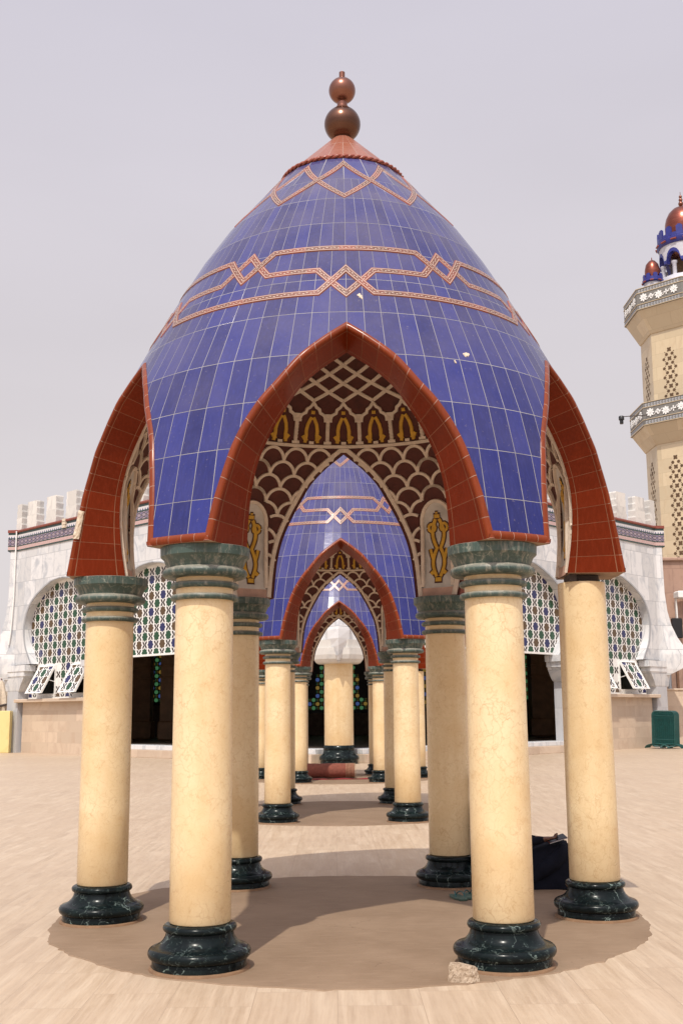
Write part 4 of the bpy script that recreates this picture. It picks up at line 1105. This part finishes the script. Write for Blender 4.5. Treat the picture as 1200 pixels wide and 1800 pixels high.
# blue arch edging stands proud of the white drum
wm2 = MB()
for i in range(n):
    p0, p1 = i*360/n, (i+1)*360/n
    def lo(p):
        t = ((p) % 45-22.5)/22.5; t = (abs(t)-1 if False else t)
        return archz(t) if abs(t) < .80 else 26.62
    for rr, mbx, add in ((1.40, wm2, .0),):
        P4 = [(p0, lo(p0)), (p1, lo(p1)), (p1, lo(p1)+.2), (p0, lo(p0)+.2)]
        mbx.poly([(MX+rr*math.sin(R_(p-22.5)), MY-rr*math.cos(R_(p-22.5)), z) for p, z in P4])
        mbx.poly([(MX+r_*math.sin(R_(p-22.5)), MY-r_*math.cos(R_(p-22.5)), z) for r_, p, z in ((1.40, p0, lo(p0)), (1.40, p1, lo(p1)), (1.12, p1, lo(p1)), (1.12, p0, lo(p0)))])
dr = MB()
for i in range(n):
    p0, p1 = i*360/n, (i+1)*360/n
    for rr in (1.38, 1.12):
        dr.poly([(MX+rr*math.sin(R_(p-22.5)), MY-rr*math.cos(R_(p-22.5)), z) for p, z in ((p0, lo(p0)), (p1, lo(p1)), (p1, 27.75), (p0, 27.75))])
dr.build('lantern_drum', 'lantern_white', lan, org=MM); wm2.build('arch_edging', 'lantern_blue', lan, org=MM)
def crenel(mb, c, r, z, h, nm, th=.1, mi=0):
    mb.lathe([(r-.04, z-.02), (r+.05, z+.1*h), (r+.05, z+.35*h), (r, z+.4*h), (r, z+.62*h), (r-th, z+.62*h), (r-th, z)], 48, c, mi, cap=False)
    for i in range(nm):
        a = 2*math.pi*i/nm
        mb.box((c[0]+(r-th/2)*math.sin(a), c[1]-(r-th/2)*math.cos(a), z+h*.72), (2*math.pi*r/nm*.55, th, h*.55), mi, rz=a)
        mb.box((c[0]+(r-th/2)*math.sin(a), c[1]-(r-th/2)*math.cos(a), z+h*.92), (2*math.pi*r/nm*.3, th*.9, h*.3), mi, rz=a)
cr = MB(); crenel(cr, (MX, MY, 0), 1.45, 27.74, .95, 14); cr.build('lantern_parapet', 'lantern_blue', lan, 40, org=MM)
rd = MB()
for i in range(14):
    a = 2*math.pi*(i+.5)/14; rd.box((MX+1.50*math.sin(a), MY-1.50*math.cos(a), 27.90), (.34, .16, .10), 0, rz=a, bev=.03)
rd.build('red_corbel_row', 'lantern_red', lan, org=MM)
rd = MB(); rd.lathe([(1.35, 27.62), (1.2, 27.9), (1.0, 28.1), (.95, 28.6), (.98, 28.75), (.985, 29.0), (.97, 29.3), (.90, 29.62), (.74, 29.95), (.5, 30.2), (.2, 30.36), (.06, 30.42)], 48, (MX, MY, 0)); dm = rd.build('copper_dome', 'red_copper', lan, 40, org=MM)
fb = MB()
def ballp(z, r): return [(max(.03, r*math.sin(math.pi*i/12)), z-r*math.cos(math.pi*i/12)) for i in range(1, 12)]
fb.lathe([(.06, 30.4)]+ballp(30.56, .15)+ballp(30.80, .115)+ballp(31.0, .095)+[(.02, 31.1), (.015, 31.3)], 16, (MX, MY, 0)); fb.build('finial', 'copper', dm, 40, org=MM)
for k in (1, 3, 5, 7):
    a = R_(22.5+45*k); c = (MX-2.35*math.sin(a), MY-2.35*math.cos(a), 0)
    t = MB(); t.lathe([(.49, 24.6), (.49, 25.34)], 24, c, 0)
    crenel(t, c, .54, 25.30, .46, 8, .08, 1)
    for i in range(8):
        b = 2*math.pi*(i+.5)/8; t.box((c[0]+.58*math.sin(b), c[1]-.58*math.cos(b), 25.34), (.2, .1, .08), 2, rz=b, bev=.02)
    tur = t.build('corner_turret', ['lantern_white', 'lantern_blue', 'lantern_red'], mn, 40, org=MM)
    t = MB(); t.lathe([(.41, 25.45), (.43, 25.85), (.425, 26.1), (.35, 26.42), (.19, 26.62), (.03, 26.72), (.02, 26.86)], 24, c); t.build('small_dome', 'red_copper', tur, 40, org=MM)
# floodlight on an arm, hung off the lower balcony
fl = empty('floodlight', (15.5, 58.1, 17.1), 'small black floodlight on a thin rod sticking out of the lower minaret balcony', 'floodlight')
t = MB(); t.tube([(15.5, 58.1, 17.12), (15.9, 58.3, 17.2), (17.45, 59.1, 17.5)], .022, 6); t.build('rod', 'rusty_steel', fl, org=(15.5, 58.1, 17.1))
t = MB(); t.lathe([(.09, 16.72), (.10, 16.76), (.10, 16.92), (.15, 16.95), (.15, 17.12), (.12, 17.16)], 14, (15.5, 58.1, 0)); t.build('lamp_head', 'black_plastic', fl, 40, org=(15.5, 58.1, 17.1))
# ---------------------------------------------------------------- right background
sb = empty('stone_building', (19.4, 55.0, 0), 'brown stone clad building behind the low wall at the foot of the minaret', 'building')
t = MB(); so_ = (19.4, 55.0, 0)
rows = [[(14.6+(0.0), 51.6, z) for z in (0, 7.3)]]
t.box((19.7, 55.0, 4.2), (9.6, 6.4, 8.4)); t.build('wall', 'brown_stone', sb, org=so_)
t = MB(); t.box((19.7, 55.0, 8.48), (9.9, 6.7, .16), bev=.04); t.build('roof_edge', 'brown_stone', sb, org=so_)
for x in (15.35, 16.2):
    t = MB(); t.tube([(x, 51.68, 2.0), (x, 51.68, 4.1), (x, 51.78, 4.3)], .09, 10); t.build('drain_pipe', 'grey_metal', sb, 50, org=so_)
t = MB(); t.box((14.98, 51.2, 3.2), (.12, .12, 3.0)); t.box((15.62, 51.3, 3.1), (.1, .1, 2.8)); tag(t.build('scaffold_boards', 'wood_brown', None), 'brown timber posts standing against the stone building behind the low wall', 'timber posts')
wl = empty('wall_floodlight', (15.75, 51.45, 5.3), 'black tilted floodlight under a pale hood on the brown stone building', 'floodlight'); o_ = (15.75, 51.45, 5.3)
t = MB(); t.box((15.72, 51.3, 5.22), (.50, .14, .92), rz=.2, bev=.03); t.build('lamp_housing', 'black_plastic', wl, org=o_)
t = MB(); t.box((16.15, 51.3, 6.75), (.8, .55, .34), rz=.1, bev=.05); t.box((15.8, 51.5, 5.9), (.06, .2, 1.4)); t.build('hood', 'white_paint', wl, org=o_)
t = MB(); t.box((19.6, 48.9, 1.17), (12.0, .5, 2.34)); t.box((19.6, 48.9, 2.38), (12.0, .6, .08), bev=.02)
tag(t.build('low_wall', 'beige_stone', None), 'low beige stone wall right of the mosque, behind the green barriers', 'wall')
# crowd barriers, stacked upright against each other
def barrier():
    root = empty('crowd_barrier', (0, 0, 0), 'b', 'crowd barrier', 'green crowd barriers leaning in a stack')
    w, h, z0, rc = .84, 1.36, .10, .16
    def rr(r0):
        pts = []
        for cx_, cz_, a0 in ((w/2-rc, z0+h-rc, 0), (-w/2+rc, z0+h-rc, 90), (-w/2+rc*.4, z0+rc*.4, 180), (w/2-rc*.4, z0+rc*.4, 270)):
            q = rc if a0 < 180 else rc*.4
            for i in range(6): a = R_(a0+18*i); pts.append((cx_+q*math.cos(a), 0, cz_+q*math.sin(a)))
        return pts
    f = MB(); f.tube(rr(0), .026, 8, closed=True); f.build('frame', 'green_enamel', root, 50)
    f = MB()
    for zz in (z0+.10, z0+.26, z0+h-.18): f.tube([(-w/2+.01, 0, zz), (w/2-.01, 0, zz)], .014, 6)
    for i in range(10):
        x = -w/2+.075+i*(w-.15)/9; f.tube([(x, 0, z0+.03), (x, 0, z0+h-.03)], .015, 6)
    f.build('bars', 'green_enamel', root, 50)
    for s in (-1, 1):
        f = MB(); f.tube([(s*w*.33+.42*math.cos(a), -.0+.25*math.cos(a)*s, .02+.17*math.sin(a)) for a in [math.pi*i/12 for i in range(13)]], .022, 8); f.build('foot', 'green_enamel', root, 50)
    return root
b0 = barrier(); blab = ['front barrier of the green crowd barrier stack beside the low wall', 'second green crowd barrier from the front of the stack', 'third green crowd barrier back in the stack', 'fourth green crowd barrier back in the stack', 'rearmost green crowd barrier, nearest the low wall']
for k in range(5):
    b = b0 if k == 0 else copy_tree(b0); b.location = (12.86+.080*k, 44.6+.12*k, 0); b.rotation_euler = (R_(-3), R_(2.0), R_(-12)); b['label'] = blab[k]
# ---------------------------------------------------------------- left background
t = MB(); t.box((-15.65, 46.3, .84), (4.8, .4, 1.68), bev=.015); tag(t.build('boundary_wall', 'yellow_marble', None), 'low yellow marble wall at the left edge beside the mosque corner', 'wall')
ps = empty('folded_parasol', (-15.55, 52.5, 0), 'closed beige parasol standing behind the low yellow wall', 'parasol')
t = MB(); n = 20; rows = []
for z, r, w in ((1.15, .40, .22), (1.6, .36, .22), (1.95, .30, .2), (2.0, .46, .2), (2.4, .38, .16), (2.8, .22, .1), (3.05, .10, 0), (3.12, .04, 0)):
    rows.append([((r*(1+w*math.cos(8*2*math.pi*j/48)))*math.cos(2*math.pi*j/48), (r*(1+w*math.cos(8*2*math.pi*j/48)))*math.sin(2*math.pi*j/48), z) for j in range(48)])
t.grid(rows, closed=True); t.build('canopy', 'parasol_cloth', ps, 60)
t = MB(); t.tube([(0, 0, 0), (0, 0, 3.2)], .035, 8); t.lathe([(.3, 0), (.3, .06), (.05, .1)], 20); t.build('pole', 'wood_brown', ps, 50)
t = MB(); t.tube([(-16.6, 50.5, 1.55), (-14.4, 50.5, 2.05)], .05, 8); t.tube([(-16.6, 50.5, 0), (-16.6, 50.5, 1.55)], .05, 8); t.tube([(-14.4, 50.5, 0), (-14.4, 50.5, 2.05)], .05, 8)
tag(t.build('dark_rail', 'rusty_steel', None), 'dark sloping metal rail behind the yellow wall', 'rail')
# ---------------------------------------------------------------- small things
r = empty('rolled_rug', (-.25, 25.95, 0), 'rolled up reddish brown rug lying inside the farthest pavilion', 'rug', rz=R_(3))
def spiral(x): return [(x, (.172-.010*t)*math.cos(2*math.pi*t+1.2), .176+(.172-.010*t)*math.sin(2*math.pi*t+1.2)*.96) for t in [i/28 for i in range(29*5)]]
xs = [-1.0, -.98]+[-.9+.1*i for i in range(15)]+[.60, .66, .715]
rows = []
for i, x in enumerate(xs):
    q = 1+.02*math.sin(x*9)+.012*math.sin(x*23)
    rows.append([(x, y*q, .178+(z-.176)*q) for x, y, z in spiral(x)])
t = MB(); t.grid(rows[:-1]); t.build('rug_roll', 'rug_back', r, 70)
t = MB()
for x in [.47+.030*i for i in range(8)]:
    t.tube([(x, y*1.012, .178+(z-.176)*1.012) for x, y, z in spiral(x)[:29]], .005, 5)
t.build('patterned_end', 'rug_pattern', r)
t = MB(); t.grid([[(x, y+.012*math.sin(x*7), .006+.010+.008*math.sin(x*11+y*9)) for x in [-.75+.08*i for i in range(22)]] for y in (25.46, 25.56, 25.66, 25.76)])
t.grid([[(x, y+.012*math.sin(x*7), z) for x in [-.75+.08*i for i in range(22)]] for y, z in ((25.46, .007), (25.455, .012), (25.46, .016))])
o = t.build('flat_rug', 'red_rug', None, 60); tag(o, 'thin crimson rug spread flat in front of the rolled rug', 'rug'); o.rotation_euler = (0, 0, R_(2)); o.location = (.85, .03, 0)
def rock():
    rng = random.Random(11); t = MB()
    me = []
    base = [(-.085, -.045), (-.02, -.058), (.05, -.052), (.088, -.015), (.07, .045), (-.02, .055), (-.08, .03)]
    top = [(-.074, -.036, .088), (-.015, -.040, .092), (.045, -.034, .080), (.078, -.008, .068), (.06, .034, .07), (-.02, .042, .086), (-.07, .022, .09)]
    rows = []
    for k in range(7):
        f = k/6; row = []
        for i in range(7):
            a, b = base[i], base[(i+1) % 7]; A, B = top[i], top[(i+1) % 7]
            for s in range(6):
                u = s/6; q0 = (a[0]+(b[0]-a[0])*u, a[1]+(b[1]-a[1])*u, 0); q1 = tuple(A[c]+(B[c]-A[c])*u for c in range(3)); jx = .0045*math.sin(math.pi*f)+.0012
                row.append((q0[0]+(q1[0]-q0[0])*f+rng.uniform(-jx, jx), q0[1]+(q1[1]-q0[1])*f+rng.uniform(-jx, jx), q1[2]*f+rng.uniform(-jx, jx)*.5))
        rows.append(row)
    t.grid(rows, closed=True); t.poly(rows[0][::-1])
    cen = (0, 0, .084); inner = [tuple(cen[c]+(p[c]-cen[c])*.5+rng.uniform(-.002, .002) for c in range(3)) for p in rows[-1]]
    t.grid([rows[-1], inner], closed=True); t.poly(inner)
    return t
o = rock().build('broken_stone', 'broken_stone', None); o.location = (.687, 6.44, .006); o.rotation_euler = (0, 0, R_(-8)); tag(o, 'broken pale travertine chunk lying by the front right column base', 'stone')
def sandal():
    root = empty('flip_flop', (0, 0, 0), 'x', 'flip-flop', 'green flip-flops by the back right column')
    out = [(.034*(1 if False else s)*(1.0+.18*math.sin(t*math.pi*1.0)-.25*math.sin(t*math.pi*2.0)*.5), -.125+.25*t) for s, rng_ in ((1, 0),) for t in [i/12 for i in range(13)]]
    L = [( .034*(.55+.75*math.sin(math.pi*(.12+.76*t))+(.12 if t > .6 else 0)), -.125+.25*t) for t in [i/12 for i in range(13)]]
    o_ = [(x, y) for x, y in L]+[(-x, y) for x, y in L[::-1]]
    t = MB(); t.grid([[(x*k, y*k, z) for x, y in o_] for z, k in ((.0, .96), (.004, 1.0), (.016, 1.0), (.019, .97))], closed=True); t.poly([(x*.97, y*.97, .019) for x, y in o_]); t.build('sole', 'rubber_green', root, 40)
    t = MB()
    for s in (-1, 1): t.tube([(0, .062, .018), (s*.010, .05, .04), (s*.028, .01, .055), (s*.036, -.03, .035), (s*.037, -.045, .016)], .0045, 6)
    t.build('thong_strap', 'strap_teal', root, 60); return root
s0 = sandal(); s0.location = (.955, 9.16, .007); s0.rotation_euler = (0, 0, R_(14)); s0['label'] = 'worn green flip-flop lying flat on the cement, the nearer of two'
s1 = copy_tree(s0); s1.location = (1.045, 9.22, .007); s1.rotation_euler = (0, 0, R_(-12)); s1['label'] = 'worn green flip-flop closer to the column base, the farther of two'
# ---------------------------------------------------------------- person sitting on the ground
def person():
    V = []; E = []; Rr = []; K = []
    def n(p, r, par=None, kind='c'):
        V.append(p); Rr.append(r); K.append(kind)
        if par is not None: E.append((par, len(V)-1))
        return len(V)-1
    pel = n((1.40, 9.84, .13), .135)
    bel = n((1.36, 9.86, .32), .125, pel); ch = n((1.31, 9.87, .51), .135, bel); nb = n((1.305, 9.865, .645), .062, ch)
    nk = n((1.315, 9.86, .70), .047, nb, 's'); jaw = n((1.35, 9.85, .765), .066, nk, 's'); sk = n((1.335, 9.855, .83), .088, jaw, 's'); cr_ = n((1.325, 9.857, .885), .06, sk, 's')
    ns = n((1.425, 9.835, .805), .015, sk, 's')
    for s in (-1, 1): n((1.325, 9.855+s*.092, .82), .016, sk, 's')
    def arm(s, el, wr, pm, d, side):
        sh = n((1.315, 9.87+s*.165, .585), .062, ch); e = n(el, .047, sh); w = n(wr, .034, e); w2 = n(tuple(a+(b-a)*.35 for a, b in zip(wr, pm)), .026, w, 's'); p = n(pm, .032, w2, 's')
        d = Vector(d).normalized(); sd = Vector(side).normalized(); dn = d.cross(sd).normalized()
        for i, (o, l) in enumerate(((-.027, .075), (-.009, .084), (.009, .080), (.026, .066))):
            a = Vector(pm)+sd*o+d*.035; k1 = n(tuple(a), .010, p, 's'); b = a+d*l*.5; k2 = n(tuple(b), .009, k1, 's'); c = b+d*l*.28+dn*l*.4; n(tuple(c), .0075, k2, 's')
        a = Vector(pm)-sd*.03-d*.01; k1 = n(tuple(a), .011, p, 's'); b = a-sd*.022+d*.028; k2 = n(tuple(b), .010, k1, 's'); n(tuple(b+d*.028+dn*.012), .008, k2, 's')
    arm(-1, (1.47, 9.60, .36), (1.70, 9.63, .395), (1.755, 9.645, .405), (1, .15, .12), (0.1, 1, 0))
    arm(1, (1.47, 10.08, .35), (1.70, 9.97, .37), (1.76, 9.94, .375), (1, -.25, .05), (.1, -1, 0))
    def leg(s, hip, kn, mid, an, heel, toe):
        h = n(hip, .105, pel); m1 = n(tuple((a+b)/2 for a, b in zip(hip, kn)), .10, h); k = n(kn, .078, m1); m2 = n(mid, .078, k); a = n(an, .050, m2); f1 = n(heel, .034, a, 's'); f2 = n(toe, .027, f1, 's')
        q = Vector(toe)-Vector(heel); q.normalize(); sd = Vector((q.y, -q.x, 0))
        for i, o in enumerate((-.030, -.014, .001, .016, .030)): n(tuple(Vector(toe)+q*(.042-.006*i)+sd*o), .011-.001*i, f2, 's')
    leg(-1, (1.47, 9.74, .125), (1.925, 9.66, .325), (1.76, 9.62, .19), (1.60, 9.60, .085), (1.56, 9.55, .045), (1.54, 9.465, .035))
    leg(1, (1.47, 9.95, .125), (1.86, 10.02, .29), (1.90, 9.88, .17), (1.89, 9.66, .075), (1.89, 9.62, .042), (1.965, 9.545, .033))
    me = D.meshes.new('person'); me.from_pydata(V, E, []); ob = D.objects.new('person_rig', me); COL.objects.link(ob)
    md = ob.modifiers.new('skin', 'SKIN'); md.branch_smoothing = .4
    for i, sv in enumerate(me.skin_vertices[0].data): sv.radius = (Rr[i], Rr[i]); sv.use_root = (i == pel)
    sub = ob.modifiers.new('sub', 'SUBSURF'); sub.levels = 2; sub.render_levels = 2
    dg = bpy.context.evaluated_depsgraph_get(); dg.update()
    m2 = D.meshes.new_from_object(ob.evaluated_get(dg)); D.objects.remove(ob)
    m2.name = 'person'; m2.materials.clear(); m2.materials.append(M['navy_cloth']); m2.materials.append(M['skin'])
    seg = [(Vector(V[a]), Vector(V[b]), K[b], max(Rr[a], Rr[b])) for a, b in E]
    for p in m2.polygons:
        c = p.center; best = 9; bk = 'c'
        for a, b, k, r in seg:
            d = b-a; t = min(1, max(0, (c-a).dot(d)/max(1e-9, d.length_squared))); q = (c-(a+d*t)).length-r*.9
            if q < best: best = q; bk = k
        p.material_index = 1 if bk == 's' else 0; p.use_smooth = True
    for v in m2.vertices:
        v.co.z = max(v.co.z, .0065); v.co.x -= 1.40; v.co.y -= 9.84
    o = D.objects.new('person', m2); COL.objects.link(o); o.location = (1.40, 9.84, 0)
    tag(o, 'person in dark navy clothes sitting on the ground behind the front right column, knees bent', 'person')
    O3 = (1.40, 9.84, 0)
    hm = MB(); rows = []
    for i in range(9):
        th = math.pi*.52*i/8; rows.append([(1.318+.098*math.sin(th)*math.cos(a)-.008, 9.856+.094*math.sin(th)*math.sin(a), .838+.098*math.cos(th)+(.02*math.cos(a) if i > 5 else 0)) for a in [2*math.pi*j/24 for j in range(24)]])
    hm.grid(rows, closed=True); hm.build('hair', 'hair', o, 60, org=O3)
    for s in (-1, 1):
        t = MB(); t.lathe([(.002, -.008), (.006, -.006), (.0085, 0), (.006, .006), (.002, .008)], 10, (1.4055, 9.842+s*.030, .832)); t.lathe([(.001, -.0042), (.0045, 0), (.001, .0042)], 8, (1.412, 9.840+s*.030, .831), 1); t.build('eye', ['eye_white', 'hair'], o, 60, org=O3)
    t = MB(); t.tube([(1.412, 9.815, .768), (1.42, 9.84, .766), (1.416, 9.862, .768)], .006, 6); t.build('mouth', 'lip_colour', o, 60, org=O3)
    # loose robe over lap and knees
    rb = MB(); rows = []
    for x, y0, y1, zt in ((1.30, 9.68, 10.03, .24), (1.45, 9.62, 10.06, .27), (1.6, 9.58, 10.07, .31), (1.75, 9.57, 10.08, .365), (1.88, 9.58, 10.07, .385), (1.97, 9.61, 10.03, .36), (2.005, 9.65, 9.99, .25), (2.01, 9.66, 9.98, .10), (2.01, 9.66, 9.98, .008)):
        row = []
        for j in range(17):
            t = j/16; y = y0+(y1-y0)*t; e = abs(2*t-1)
            z = zt*(1-e**6)*(1-.10*math.exp(-((t-.5)/.16)**2))+.012*math.sin(j*2.1+x*20)*(1-e)
            row.append((x+.008*math.sin(j*1.7), y+.012*math.sin(x*30+j), max(.008, z)))
        rows.append(row)
    rb.grid(rows); rb.build('robe', 'navy_cloth', o, 70, org=O3)
    return o
person()
ph = empty('phone', (1.835, 9.63, .405), 'dark red cased phone held above the sitting person\'s knee', 'phone'); ph.rotation_euler = (R_(18), R_(-14), R_(12))
t = MB(); t.box((0, 0, 0), (.17, .085, .012), bev=.004); t.build('case', 'phone_case', ph)
t = MB(); t.box((0, 0, .0075), (.155, .075, .002)); t.build('screen', 'screen_glass', ph)
t = MB(); t.box((0, -.0445, .002), (.165, .003, .006)); t.build('metal_edge', 'grey_metal', ph)
